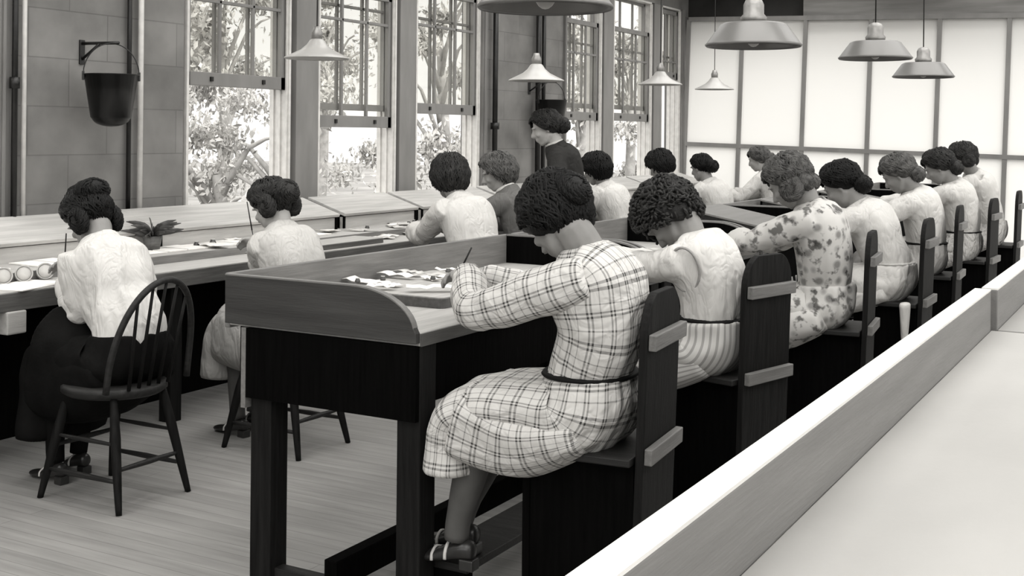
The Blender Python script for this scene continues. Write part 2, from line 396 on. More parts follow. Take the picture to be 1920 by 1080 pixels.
# right wall and back wall with unseen tall windows, added for their daylight
def wall_with_windows(name, axis, pos, lo, hi, wins, z0, z1, thick=.25):
    m = MB()
    def bx(a, b, c, d):
        if axis == 'x': m.box(pos, pos+thick, a, b, c, d)
        else: m.box(a, b, pos-thick, pos, c, d)
    bx(lo, hi, 0, z0); bx(lo, hi, z1, 3.4)
    e = [lo]+[q for w in wins for q in w]+[hi]
    for i in range(0, len(e), 2): bx(e[i], e[i+1], z0, z1)
    struct(m.build(name, blocks))
RW = [(-2.4, .2), (.5, 3.1), (3.4, 6.0), (6.3, 8.9), (9.2, 11.8), (12.1, 13.9)]
wall_with_windows('wall_right', 'x', 3.6, -3.2, 14.5, RW, .9, 3.25)
BW = [(-4.9, -2.5), (-2.2, .2), (.5, 3.0)]
wall_with_windows('wall_back', 'y', -3.0, -5.5, 3.6, BW, .9, 3.25)
for i, (a, b) in enumerate(RW):
    m = MB(); n = 4
    for j in range(n+1): yy = a+(b-a)*j/n; m.box(3.70, 3.74, yy-.02, yy+.02, .9, 3.25)
    for zz in (.92, 2.0, 3.23): m.box(3.70, 3.74, a, b, zz-.02, zz+.02)
    struct(m.build('window_%d' % (11+i), frame_paint))
for i, (a, b) in enumerate(BW):
    m = MB(); n = 4
    for j in range(n+1): xx = a+(b-a)*j/n; m.box(xx-.02, xx+.02, -3.14, -3.10, .9, 3.25)
    for zz in (.92, 2.0, 3.23): m.box(a, b, -3.14, -3.10, zz-.02, zz+.02)
    struct(m.build('window_%d' % (17+i), frame_paint))

# far partition: white panels in a grey frame, leaning a touch
def panel_glass():
    m = bpy.data.materials.new('frosted_partition_glass'); m.use_nodes = True; nt = m.node_tree; N = nt.nodes; L = nt.links
    b = N['Principled BSDF']; b.inputs['Base Color'].default_value = (.85, .84, .815, 1); b.inputs['Roughness'].default_value = .7
    t = N.new('ShaderNodeBsdfTranslucent'); t.inputs[0].default_value = (.68, .672, .65, 1); mx = N.new('ShaderNodeMixShader'); mx.inputs[0].default_value = .6
    L.new(b.outputs[0], mx.inputs[1]); L.new(t.outputs[0], mx.inputs[2]); L.new(mx.outputs[0], N['Material Output'].inputs[0]); return m
panel_white = panel_glass()
pr = empty('wall_far', (-5.484, YF, 0), kind='structure'); pr.rotation_euler = (0, .026, 0)
xs = [0]+[(-4.793+5.484)]; xs = [0, .691, 1.467, 2.229, 2.986, 3.715, 4.45, 5.19, 5.93, 6.67, 7.41, 8.15, 8.9]
for i in range(len(xs)-1):
    for z0, z1 in ((0, 1.385), (1.385, 2.93)):
        MB().add([(xs[i], 0, z0), (xs[i+1], 0, z0), (xs[i+1], 0, z1), (xs[i], 0, z1)], [(0, 1, 2, 3)]).build('panel', panel_white, pr)
for i, x in enumerate(xs): MB().box(x-.024, x+.024, -.03, .03, 0, 2.93).build('stile', frame_paint, pr, bevel=.003)
MB().box(0, 8.9, -.034, .034, 2.905, 2.96).build('rail', frame_paint, pr)
MB().box(0, 8.9, -.034, .034, 1.36, 1.41).build('rail', frame_paint, pr)
b = MB().box(-4.0, 3.6, 14.18, 14.24, 2.70, 3.2); struct(b.build('trim_%d' % k, beam_mat)); k += 1
b = MB().box(-5.5, 3.6, 14.3, 14.5, 2.75, 3.4); struct(b.build('trim_%d' % k, hall_gloom)); k += 1  # black strip standing in for the dim hall above the partition

# ------------------------------------------------------------------ desks of the middle row
DX0, DX1, DZ = -2.735, -1.985, .9
def desk(y0, L, label, near=False, n=1):
    r = empty('work_desk', (DX0, y0, 0)); tag(r, label, 'desk', None)
    W = DX1-DX0
    MB().box(0.0, W, 0, L, DZ-.04, DZ).build('tabletop', desk_top, r, bevel=.003)
    MB().box(W, W+.006, 0, L, DZ-.04, DZ-.002).build('front_edging', tray_edge, r)
    MB().box(-.022, 0, 0, L, DZ-.05, DZ+.13).build('back_board', desk_board, r, bevel=.003)
    def endb():
        pts = [(0, DZ-.03), (0, DZ+.13), (W*.68, DZ+.13)]
        for j in range(1, 12):
            a = PI/2*j/12; pts.append((W*.68+W*.31*math.sin(a), DZ+(.13)*math.cos(a)))
        pts += [(W, DZ), (W, DZ-.0)]
        pts = pts[:-1]+[(W, DZ-.03)]
        return pts
    e = MB().prism(endb(), 'y', -.024, 0).build('end_board', end_board, r, bevel=.0025)
    MB().prism([(x, z+.0006) for x, z in endb()[1:-2]]+[(x, z-.004) for x, z in endb()[1:-2]][::-1], 'y', -.0245, .0005).build('lip_highlight', pale_board, e)  # paler strip paints the highlight along the board's top edge
    e2 = MB().prism(endb(), 'y', L-.024, L).build('end_board', black_wood, r, bevel=.0025)
    MB().prism([(x, z+.0008) for x, z in endb()[1:-2]]+[(x, z-.006) for x, z in endb()[1:-2]][::-1], 'y', L-.025, L+.0005).build('lip_highlight', pale_board, e2)
    MB().box(.085, W-.005, -.016, .004, .635, DZ-.04).build('skirt', black_wood, r)
    MB().box(W-.03, W-.01, .03, L-.03, .68, DZ-.04).build('apron', black_wood, r)
    MB().box(.02, .04, .03, L-.03, .68, DZ-.04).build('apron', black_wood, r)
    MB().box(.065, .084, -.016, .06, .6, DZ-.04).build('batten', desk_board, r)
    for x0 in (.09, W-.085):
        for yy in (.005, L-.09):
            MB().box(x0, x0+.085, yy, yy+.085, 0, DZ-.04).build('leg', dark_wood_z, r, bevel=.004)
    for yy in (.03, L-.07):
        MB().box(.145, W-.085, yy, yy+.045, .03, .085).build('cross_rail', dark_wood_x, r, bevel=.003)
    MB().box(.36, .41, .05, L-.05, .045, .14).build('stretcher', black_wood, r, bevel=.003)
    MB().box(W-.06, W+.11, .1, L-.1, .17, .195).build('footrest', dark_wood_x, r, bevel=.003)
    for yy in (.1, L-.16): MB().box(W-.085, W+.1, yy, yy+.05, .13, .17).build('footrest_bracket', black_wood, r)
    return r
DESKS = [(2.985, 1.86), (4.90, 1.32), (6.28, 1.5), (7.85, 1.5), (9.42, 1.5), (10.99, 1.6)]
dl = ['nearest dark work desk with curved end board and raised back, facing the camera', 'second work desk of the middle row, behind the plaid-dressed woman', 'third work desk of the middle row, with sloping tray behind the curly-haired woman',
      'fourth work desk of the middle row, beside the woman in the floral dress', 'fifth work desk of the middle row, before the woman with the grey skirt', 'farthest work desk of the middle row, towards the white partition']
for (y, L), lb in zip(DESKS, dl): tag(desk(y, L, lb), group='work desks of the middle row')

# the foreground table with its low side board (right)
def long_table(y0, y1, x0, x1, label, n):
    r = empty('long_table', (x0, y0, 0)); tag(r, label, 'table', 'tables in the right foreground row')
    L = y1-y0; W = x1-x0
    MB().box(0, W, 0, L, .895, .94).build('tabletop', light_top, r, bevel=.002)
    MB().box(-.045, -.001, 0, L, .86, 1.055).build('side_board', pale_board, r, bevel=.003)
    MB().box(-.045, -.001, .0, L, 1.055, 1.060).build('lip_highlight', lit_edge, r)  # much paler top strip puts the overhead light into the colour
    for a in (.05, L-.13):
        for b in (.02, W-.1): MB().box(b, b+.08, a, a+.08, 0, .885).build('leg', dark_wood_z, r, bevel=.003)
    MB().box(0, .02, .1, L-.1, .7, .885).build('apron', dark_wood, r)
    return r
long_table(.12, 3.72, -.49, .75, 'pale-topped long table with raised board, filling the right foreground', 1)
long_table(3.745, 7.2, -.475, .75, 'second pale table beyond the seam at the right picture edge', 2)

# ------------------------------------------------------------------ window bench on the left
def bench():
    r = empty('window_bench', (-4.45, 0, 0)); tag(r, 'long pale workbench running under the windows along the block wall', 'workbench')
    y0, y1 = -1.5, 13.9
    MB().box(-.62, 0, y0, y1, .70, .78).build('front_board', bench_edge, r, bevel=.003)
    MB().box(-.63, -.004, y0, y1, .778, .784).build('worktop', bench_top, r)
    MB().box(-.30, -.288, y0, 8.3, .784, .826).build('divider_strip', bench_strip, r, bevel=.002)
    MB().box(-.95, -.30, y0, y1, .70, .82).build('raised_shelf', bench_top, r, bevel=.002)
    for a, b in ((y0, 2.0), (2.05, 5.0-.0), (5.0, 6.66), (6.72, 7.64), (7.7, 8.97), (9.04, 10.6), (10.66, 12.2), (12.26, 13.9)):
        o = MB().prism([(-.66, .905), (-.99, 1.012), (-.985, 1.03), (-.65, .925)], 'y', a, b).build('ledge_board', ledge_wood, r, bevel=.003)
        MB().box(-.70, -.68, a, b, .82, .90).build('riser', ledge_wood, r)
        for e in (a+.005, b-.025): MB().prism([(-.67, .82), (-.67, .905), (-1.0, 1.008), (-1.0, .82)], 'y', e, e+.02).build('ledge_bracket', black_wood, r)
    MB().box(-.52, -.5, y0, y1, .0, .7).build('underbench_dark', black_wood, r)  # black sheet put in for the darkness under the bench
    y = y0+.2
    while y < y1:
        MB().box(-.14, -.06, y, y+.08, 0, .7).build('leg', dark_wood_z, r, bevel=.004); y += 1.93
    return r
bench()
o = MB().box(-4.52, -4.44, 3.46, 3.56, .60, .70).build('bench_clamp', ledge_wood, None, bevel=.006); tag(o, 'small pale block fixed under the bench edge at far left', 'block')

# ------------------------------------------------------------------ plank chairs
def plank_chair():
    r = empty('plank_chair')
    # person faces +x; back plank at x=0
    zt = 1.06; w = .16
    def plank(wb, wt, z1, rr):
        pts = [(-wb, 0), (-wt, z1-rr)]
        for j in range(1, 9):
            a = PI/2*j/9; pts.append((-wt+rr*.8*(1-math.cos(a)), z1-rr+rr*math.sin(a)))
        q = [(-x, z) for x, z in pts][::-1]
        return pts+q
    MB().prism(plank(.15, .155, zt, .12), 'x', -.012, .012).xform(Matrix.Rotation(-.03, 4, 'Y')).build('backrest', dark_wood_z, r, bevel=.003)
    for zz in (.905, .59): MB().box(-.036, -.013, -.15, .15, zz, zz+.045).xform(Matrix.Rotation(-.03, 4, 'Y')).build('batten', edge_wood, r, bevel=.003)
    MB().box(0, .38, -.18, .18, .585, .607).build('seat', dark_wood_x, r, bevel=.004)
    MB().prism([(-.15, 0), (-.15, .585), (.15, .585), (.15, 0)], 'x', .31, .333).build('front_plank', black_wood, r, bevel=.003)
    for s in (-.145, .125): MB().prism([(.0, 0), (.0, .585), (.32, .585), (.32, 0)], 'y', s, s+.02).build('dark_gap_panel', black_wood, r)  # added black panels fill the dark gap and block floor light
    return r
pc = plank_chair()
CH = [(-1.335, 3.20, 180+5), (-1.385, 4.37, 180-15), (-1.31, 5.72, 180+6), (-1.25, 6.8, 180), (-1.31, 8.22, 180+2), (-1.25, 9.35, 180-3), (-1.25, 10.85, 180)]
cl = ['nearest dark plank chair, holding the woman in the plaid dress', 'plank chair of the woman in the white jumper and striped skirt', 'plank chair seen edge-on behind the woman in the floral dress', 'plank chair of the woman in white with a hanging sash',
      'plank chair of the woman with white blouse and grey skirt, fifth in the row', 'plank chair sixth in the row, behind a crumpled light skirt', 'farthest plank chair, at the right picture edge']
for i, (x, y, a) in enumerate(CH):
    o = pc if i == 0 else copy_tree(pc)
    o.location = (x, y, 0); o.rotation_euler = (0, 0, math.radians(a)); tag(o, cl[i], 'chair', 'plank chairs along the middle row')

# ------------------------------------------------------------------ windsor chairs
def windsor():
    r = empty('windsor_chair')           # sitter faces +x
    m = MB(); R = []
    for z, s in ((.425, .9), (.44, 1.), (.46, 1.0), (.468, .95)):
        R.append([V(.02+.21*s*math.cos(t)*(1.0), .21*s*math.sin(t)*(1+.05*math.cos(t)), z) for t in [2*PI*k/28 for k in range(28)]])
    m.rings(R).build('seat', dark_wood_x, r)
    L = {}
    for sx in (-1, 1):
        for sy in (-1, 1):
            a = V(.02+sx*.13, sy*.13, .43); b = V(.02+sx*.225, sy*.185, 0)
            pts = [a, a.lerp(b, .35), a.lerp(b, .7), b]
            MB().tube(pts, [.014, .021, .017, .012], 10, 4).build('leg', dark_wood_z, r); L[sx, sy] = (a, b)
    def st(p, q, t1, t2, rr=.010):
        a = L[p][0].lerp(L[p][1], t1); b = L[q][0].lerp(L[q][1], t2)
        MB().tube([a, a.lerp(b, .5), b], [rr*.8, rr*1.25, rr*.8], 8, 3).build('stretcher', dark_wood_x, r)
    st((-1, -1), (-1, 1), .62, .62); st((1, -1), (1, 1), .5, .5)
    for sy in (-1, 1): st((-1, sy), (1, sy), .72, .72); st((-1, sy), (1, sy), .4, .4, .008)
    # hoop back
    hp = []
    for j in range(25):
        t = PI*j/24; hp.append(V(-.16-.10*math.sin(t), -.215*math.cos(t)*1.0, .47+.43*math.sin(t)**.75))
    MB().tube(hp, .0135, 10, 2).build('back_hoop', dark_wood_x, r)
    for j in range(5):
        yy = -.13+.065*j; t = math.acos(max(-1, min(1, -yy/.215*1.0)))
        zt = .47+.43*math.sin(t)**.75; xt = -.16-.10*math.sin(t)
        MB().tube([(-.165, yy*.8, .465), (xt, yy, zt)], [.008, .006], 8).build('spindle', dark_wood_z, r)
    return r
wc = windsor(); wc.location = (-3.80, 3.50, 0); wc.rotation_euler = (0, 0, PI)
tag(wc, 'dark hoop-back chair at far left under the woman in the white blouse', 'chair', 'hoop-back chairs along the window bench')
wl_ = [(-3.71, 4.47, 'hoop-back chair whose legs show beyond the near desk skirt, second along the bench'), (-3.45, 5.95, 'hoop-back chair of the woman with the bob seen from behind'), (-3.75, 6.98, 'hoop-back chair of the woman in the grey cardigan'),
       (-3.75, 8.58, 'hoop-back chair hidden behind the head of the plaid woman'), (-3.65, 9.5, 'hoop-back chair of the dark-bobbed woman near the far windows'), (-3.65, 10.5, 'hoop-back chair of the small dark-haired woman before the partition'), (-3.65, 12.2, 'farthest hoop-back chair, beside the white partition')]
for x, y, lb in wl_:
    o = copy_tree(wc); o.location = (x, y, 0); o.rotation_euler = (0, 0, PI); tag(o, lb, 'chair', 'hoop-back chairs along the window bench')

# ------------------------------------------------------------------ people
def frame_from(zdir, xhint):
    z = Vector(zdir).normalized(); x = Vector(xhint); x = (x-z*x.dot(z)).normalized(); y = z.cross(x)
    return Matrix((x, y, z)).transposed()
def ik(S, T, l1, l2, hint):
    d = T-S; D = d.length
    if D > (l1+l2)*.995: T = S+d.normalized()*(l1+l2)*.995; d = T-S; D = d.length
    a = (l1*l1-l2*l2+D*D)/(2*D); h = math.sqrt(max(0, l1*l1-a*a))
    hn = Vector(hint); hn = (hn-d*(hn.dot(d)/d.dot(d))).normalized()
    return S+d.normalized()*a+hn*h, T
def finger_chains(m, wrist, dirv, palm_n, side, curl=.9, sc=1.):
    """palm and five fingers; side=+1 puts the thumb on +lateral"""
    d = Vector(dirv).normalized(); n = Vector(palm_n); n = (n-d*n.dot(d)).normalized(); lat = d.cross(n)*side
    P = wrist
    m.tube([P-d*.02, P+d*.015, P+d*.045, P+d*.078], [.022*sc, .027*sc, .035*sc, .034*sc], 10, 2, flat=.48, up=lat)
    ln = [.062, .072, .068, .054]; base = [.027, .009, -.009, -.026]
    for i in range(4):
        p = P+d*(.078-(.006 if i in (0, 3) else 0))+lat*base[i]; a = 0; pts = [p-d*.02, p]; rr = [.0085*sc]*2
        c = curl*(1+.12*i+.1*math.sin(i*3.))
        for j, f in enumerate((.45, .32, .23)):
            a += c*(.55 if j == 0 else .75); dd = d*math.cos(a)+n*math.sin(a); dd = (dd+lat*base[i]*2.).normalized()
            p = p+dd*ln[i]*f*1.05; pts.append(p); rr.append((.0082-.0009*j)*sc)
        m.tube(pts, rr, 8, 2)
    p = P+d*.022+lat*.026; td = (d*.62+lat*.62+n*.42).normalized(); pts = [p-td*.012, p]; rr = [.012*sc, .0115*sc]
    for j, f in enumerate((.032, .027, .02)):
        td = (td+d*.22+n*.28-lat*.22).normalized(); p = p+td*f; pts.append(p); rr.append((.0102-.001*j)*sc)
    m.tube(pts, rr, 8, 2)
def locks(m, c, rad, M, pole_rot, n, th0, thf, wave, seedv, rr=.008, swirl=0., mul=1.0, puff=None):
    rnd = random.Random(seedv)
    for i in range(n):
        ph = 2*PI*i/n+rnd.uniform(-.15, .15); te = thf(ph); t0 = th0+rnd.uniform(0, .7)*te*.6
        te *= rnd.uniform(.93, 1.04)
        if te-t0 < .25: t0 = te-.25
        pts = []; ra = []; K = 9; w0 = rnd.uniform(0, 6.3)
        for k in range(K):
            t = t0+(te-t0)*k/(K-1); a = ph+swirl*t+wave*.11*math.sin(t*9+w0)
            s = mul*(1+wave*.035*math.sin(t*11+w0*.3+math.sin(ph*2)*1.2))+rnd.uniform(-.006, .01)
            if puff: s *= puff(ph, t)
            p = V(rad[0]*math.sin(t)*math.cos(a)*s, rad[1]*math.sin(t)*math.sin(a)*s, rad[2]*math.cos(t)*s)
            p = pole_rot @ p
            pts.append(c+M @ p); ra.append(rr*(.45+.75*math.sin(PI*(k+.6)/(K+.2))))
        m.tube(pts, ra, 5, 1, flat=.7, caps=True)
def shell(m, c, rad, M, pole_rot, thf, mul=1., wave=0., puff=None):
    nph, nt = 44, 14; R = []
    for j in range(nt+1):
        r = []
        for i in range(nph):
            ph = 2*PI*i/nph; t = max(.02, thf(ph)*j/nt)
            s = mul*(1+wave*.03*math.sin(t*11+math.sin(ph*2)*1.2)+.02*noise.noise(V(math.cos(ph)*3, math.sin(ph)*3, t*3)))
            if puff: s *= puff(ph, t)
            if j == nt: s *= .93
            p = V(rad[0]*math.sin(t)*math.cos(ph)*s, rad[1]*math.sin(t)*math.sin(ph)*s, rad[2]*math.cos(t)*s)
            r.append(c+M @ (pole_rot @ p))
        R.append(r)
    r = []
    for i in range(nph):
        ph = 2*PI*i/nph; t = thf(ph); s = mul*.7
        r.append(c+M @ (pole_rot @ V(rad[0]*math.sin(t)*math.cos(ph)*s, rad[1]*math.sin(t)*math.sin(ph)*s, rad[2]*math.cos(t)*s)))
    R.append(r); m.rings(R)
def fold(p, amp, sc, st=(1, 1, 1), seedv=0):
    q = V(p[0]*st[0]*sc+seedv, p[1]*st[1]*sc, p[2]*st[2]*sc); r_ = 1-2.6*abs(noise.noise(q*.8+V(3, 1, 7))); return amp*(.8*noise.noise(q)+.4*noise.noise(q*2.1)+.75*max(-.2, r_)-.3)
def garment(name, path, wid, dep, mat, parent, xh=(1, 0, 0), n=56, sub=6, amp=.008, sc=14, st=(1, 1, .35), cap=True, solid=0, shape=2.0, seedv=0, offs=None, into=None, pleat=0., pw=(0, 1)):
    """loft of (super)elliptic rings along a spine; wid across (y), dep fore-aft"""
    P = [Vector(p) for p in path]
    PP, W = catmull(P, wid, sub); _, D = catmull(P, dep, sub)
    R = []
    for i, p in enumerate(PP):
        t = (PP[min(i+1, len(PP)-1)]-PP[max(i-1, 0)]).normalized()
        y = V(0, 1, 0); y = (y-t*y.dot(t)).normalized(); x = y.cross(t)
        r = []
        for k in range(n):
            a = 2*PI*k/n; ca, sa = math.cos(a), math.sin(a)
            e = 2/shape; cx_ = math.copysign(abs(ca)**e, ca); sy_ = math.copysign(abs(sa)**e, sa)
            q = p+x*cx_*D[i]+y*sy_*W[i]
            nrm = (q-p).normalized(); q = q+nrm*fold(q, amp, sc, st, seedv)
            if pleat: tt = i/(len(PP)-1); q = q+nrm*pleat*max(0, 1-abs(tt-pw[0])/pw[1])*math.sin(a*17+3*noise.noise(V(a*2, tt*5, seedv)))
            r.append(q)
        R.append(r)
    if into is not None: into.rings(R, caps=True); return
    m = MB().rings(R, caps=cap); o = m.build(name, mat, parent, sub=1)
    return o
def sleeve(name, S, E, W, r0, r1, r2, mat, parent, seedv=0, amp=.007, end=1., puff=0., into=None):
    E2 = E; W2 = E.lerp(W, end)
    pts = [S.lerp(E, -.18)-V(.0, 0, .0), S.lerp(E, .02), S.lerp(E, .5), S.lerp(E, .85), E.lerp(W2, .12), E.lerp(W2, .5), W2.lerp(E, .1), W2]
    rad = [r0*.75, r0*.97, (r0+r1)/2+puff*.3, r1, r1, (r1+r2)/2+puff, r2+puff*.6, r2]
    PP, RR = catmull(pts, rad, 4); R = []; prev = None; n = 20
    for i, p in enumerate(PP):
        t = (PP[min(i+1, len(PP)-1)]-PP[max(i-1, 0)]).normalized()
        a = (prev-t*prev.dot(t)).normalized() if prev else (V(0, 0, 1)-t*t.z).normalized() if abs(t.z) < .9 else V(1, 0, 0)
        prev = a; b = t.cross(a); r = []
        for k in range(n):
            u = 2*PI*k/n; dirn = a*math.cos(u)+b*math.sin(u); q = p+dirn*RR[i]
            q += dirn*(fold(q, amp, 18, (1, 1, 1), seedv)+amp*.45*math.sin(i*1.3+2*math.sin(u+seedv))*(1 if 8 < i < len(PP)-2 else .3)); r.append(q)
        R.append(r)
    if into is not None: into.rings(R); return
    return MB().rings(R).build(name, mat, parent, sub=1)

def person(loc, yaw, seat, head, label, group, pitch=.6, hyaw=0., hair='dark', style='bob', top=white_cloth, bottom=None, skinm=skin,
           hands=None, elbow=None, sleeves=1., belt=None, voxel=.009, hip=None, lean=None, feet=None, dress=False, scarf=None, hem=.10, seedv=1,
           hrad=None, standing=False, roll=0., neckup=.14, sh_w=.165, top_amp=.009, torso_d=1., extras=None, skirt_w=.2, collar=None, knee=.43, sleeve_mat=None):
    r = empty('person', (loc[0], loc[1], 0), yaw); tag(r, label, 'person', group)
    Ri = Matrix.Rotation(-yaw, 3, 'Z')
    def LW(p): return Ri @ (Vector(p)-V(loc[0], loc[1], 0))
    Hc = LW(head)                                               # head centre in the person's own frame
    HM = Matrix.Rotation(hyaw, 3, 'Z') @ Matrix.Rotation(pitch, 3, 'Y') @ Matrix.Rotation(roll, 3, 'X')   # nose down
    hipz = (hip if hip else seat+.10); Hp = V(0, 0, hipz)
    neck_top = Hc+HM @ V(-.03, 0, -.075)
    # neck base lies below and behind the head
    nb = Hc+V(-.055-.062*math.sin(pitch), 0, -.135+.05*math.sin(pitch)-.018*math.cos(pitch)); nb.y = Hc.y*.75
    mid = Hp.lerp(nb, .5)+V(-.03-.02*math.sin(pitch), 0, .02)   # rounded back
    chest = Hp.lerp(nb, .78)+V(-.035, 0, .01)
    up = (nb-mid).normalized()
    sh = nb-up*.055+V(.005, 0, 0)
    S = {s: sh+V(0, s*sh_w, -.012) for s in (1, -1)}
    hands = hands or {1: V(.42, .06, seat+.33), -1: V(.42, -.06, seat+.33)}
    T = {s: (LW(hands[s][1:]) if hands[s][0] == 'w' else Vector(hands[s])) for s in (1, -1)}
    elbow = elbow or {1: (-.2, .7, -.8), -1: (-.2, -.7, -.8)}
    E = {}
    for s in (1, -1):
        if elbow[s][0] == 'w': E[s] = LW(elbow[s][1:])
        else: E[s], T[s] = ik(S[s], T[s], .285, .245, elbow[s])
    m = MB()
    # torso core
    m.tube([Hp+V(0, 0, -.04), Hp+V(0, 0, .08), mid, chest, sh+V(0, 0, .0)], [.085, .085, .085, .085, .05], 14, 3, flat=1.3, up=(1, 0, 0))
    m.tube([S[1], sh, S[-1]], [.036, .05, .036], 10, 3)
    m.tube([nb-up*.06, nb, neck_top, neck_top+HM @ V(.01, 0, .05)], [.068, .058, .055, .055], 12, 3)
    # head
    def H(x, y, z): return Hc+HM @ V(x, y, z)
    M4 = HM.to_4x4()
    m.ell(H(-.012, 0, .030), (.096, .076, .086), 20, 14, M4); m.ell(H(.030, 0, -.030), (.060, .060, .080), 18, 12, M4)
    m.ell(H(.052, 0, -.088), (.030, .028, .024), 12, 8, M4); m.tube([H(-.01, .055, -.045), H(.03, .042, -.085), H(.06, .0, -.1), H(.03, -.042, -.085), H(-.01, -.055, -.045)], [.016, .018, .016, .018, .016], 8, 3)
    m.tube([H(.084, 0, .018), H(.098, 0, -.004), H(.113, 0, -.028), H(.094, 0, -.036)], [.008, .0095, .0125, .009], 8, 2)
    for s in (1, -1):
        m.ell(H(.099, s*.009, -.033), (.009, .007, .006), 8, 6, M4); m.tube([H(.083, s*.048, .022), H(.091, s*.028, .029), H(.088, s*.010, .022)], .0075, 6, 2)
        m.ell(H(.068, s*.038, -.026), (.022, .020, .018), 10, 8, M4)
        m.ell(H(-.008, s*.077, -.008), (.018, .008, .031), 10, 8, M4)
    m.tube([H(.078, .022, -.066), H(.092, .008, -.060), H(.092, -.008, -.060), H(.078, -.022, -.066)], .0062, 6, 2)
    m.tube([H(.078, .019, -.072), H(.088, 0, -.0745), H(.078, -.019, -.072)], .0065, 6, 2)
    # arms and hands
    for s in (1, -1):
        m.tube([S[s]-V(0, s*.02, 0), S[s].lerp(E[s], .3), S[s].lerp(E[s], .8), E[s], E[s].lerp(T[s], .3), E[s].lerp(T[s], .8), T[s]], [.038, .042, .039, .036, .037, .027, .024], 12, 3)
        fd = (T[s]-E[s]).normalized(); inward = V(0, -s, 0)
        d = (fd+V(.25, -s*.35, -.05)).normalized(); pn = V(0, -s*.75, -.6)
        finger_chains(m, T[s], d, pn, s if True else -s, curl=.75)
    # legs
    if standing:
        for s in (1, -1):
            m.tube([Hp+V(0, s*.08, 0), V(.0, s*.09, hipz*.52), V(-.02, s*.08, .1), V(0, s*.08, .06)], [.09, .058, .038, .035], 12, 4)
    else:
        kz = seat+.075; feet = feet or {1: V(knee-.02, .09, 0), -1: V(knee-.02, -.09, 0)}
        K = {}
        for s in (1, -1):
            K[s] = V(knee, s*.095, kz); A = Vector(feet[s])+V(0, 0, .085)
            m.tube([Hp+V(0, s*.075, -.02), Hp.lerp(K[s], .5)+V(0, s*.015, 0), K[s]+V(0, 0, 0), K[s]+V(.01, 0, -.05), K[s].lerp(A, .38)+V(-.02, 0, 0), K[s].lerp(A, .8), A], [.085, .08, .06, .056, .054, .036, .034], 12, 3)
    body = m.build('body', skinm, r)
    rm = body.modifiers.new('remesh', 'REMESH'); rm.mode = 'VOXEL'; rm.voxel_size = voxel; rm.use_smooth_shade = True
    sm = body.modifiers.new('smooth', 'SMOOTH'); sm.factor = .5; sm.iterations = 2 if voxel > .006 else 3
    # stockings and shoes
    if not standing:
        for s in (1, -1):
            A = Vector(feet[s])+V(0, 0, .085)
            MB().tube([K[s]+V(.0, 0, .0), K[s]+V(.01, 0, -.05), K[s].lerp(A, .38)+V(-.02, 0, 0), K[s].lerp(A, .8), A], [.062, .0585, .0565, .0385, .0365], 14, 3).build('stocking', dark_cloth if bottom is dark_cloth else stocking, r)  # black cloth stands in for the shade hiding these legs
            F = Vector(feet[s])
            sh_ = MB(); R = []
            for x, w, h, zb in ((-.065, .02, .05, .03), (-.05, .03, .062, .03), (-.01, .033, .06, .028), (.05, .034, .042, .012), (.10, .04, .034, .004), (.145, .036, .028, .004), (.172, .018, .018, .008)):
                R.append([F+V(x, w*math.cos(a), zb+h/2+h/2*math.sin(a)) for a in [2*PI*q/14 for q in range(14)]])
            sh_.rings(R); so = sh_.build('shoe', shoe_mat, r, sub=1)
            MB().box(F.x-.068, F.x-.02, F.y-.022, F.y+.022, F.z, F.z+.034).build('heel', shoe_mat, so, bevel=.004)
            MB().tube([F+V(.02, -.034, .03), F+V(.02, -.033, .05), F+V(.022, -.018, .068), F+V(.024, 0, .073), F+V(.022, .018, .068), F+V(.02, .033, .05), F+V(.02, .034, .03)], .006, 6, 3, flat=.6).build('strap', shoe_pale, so)
            MB().tube([F+V(.065, -.036, .02), F+V(.067, -.03, .04), F+V(.07, 0, .053), F+V(.067, .03, .04), F+V(.065, .036, .02)], .0055, 6, 3, flat=.6).build('strap', shoe_pale, so)
    else:
        for s in (1, -1):
            F = V(.02, s*.08, 0); R = []
            for x, w, h, zb in ((-.065, .02, .05, .02), (-.05, .03, .062, .02), (-.01, .033, .06, .02), (.05, .034, .042, .008), (.10, .04, .034, .002), (.145, .036, .028, .002), (.172, .018, .018, .004)):
                R.append([F+V(x, w*math.cos(a), zb+h/2+h/2*math.sin(a)) for a in [2*PI*q/14 for q in range(14)]])
            MB().rings(R).build('shoe', shoe_mat, r, sub=1)
    # garments
    wz = Hp.z+.10; wa = Hp+V(-.015, 0, .10)
    td = torso_d
    one = MB() if top is not plaid_mat else None
    garment('dress' if dress else 'blouse', [Hp+V(0, 0, -.02), wa, mid+V(0, 0, -.02), mid.lerp(chest, .6), chest+up*.02, sh-up*.005, nb+up*.01, nb+up*.032],
            [.162, .142, .148, .165, .172, .155, .090, .070], [.112, .115*td, .122*td, .128*td, .122*td, .092*td, .078, .066], top, r, amp=top_amp, sc=11, seedv=seedv, shape=2.35, into=one, pleat=.005, pw=(.12, .3))
    for s in (1, -1):
        sleeve('sleeve', S[s]-V(0, s*.03, 0), E[s], T[s], .074, .058, .044 if sleeves > .9 else .056, sleeve_mat or top, r, seedv+s, end=sleeves, puff=.012, into=one)
    if one is not None:
        g = one.build('dress' if dress else 'blouse', top, r)
        q = g.modifiers.new('remesh', 'REMESH'); q.mode = 'VOXEL'; q.voxel_size = max(.0085, voxel); q.use_smooth_shade = True
        q = g.modifiers.new('smooth', 'SMOOTH'); q.factor = .5; q.iterations = 3
    bm = bottom or top
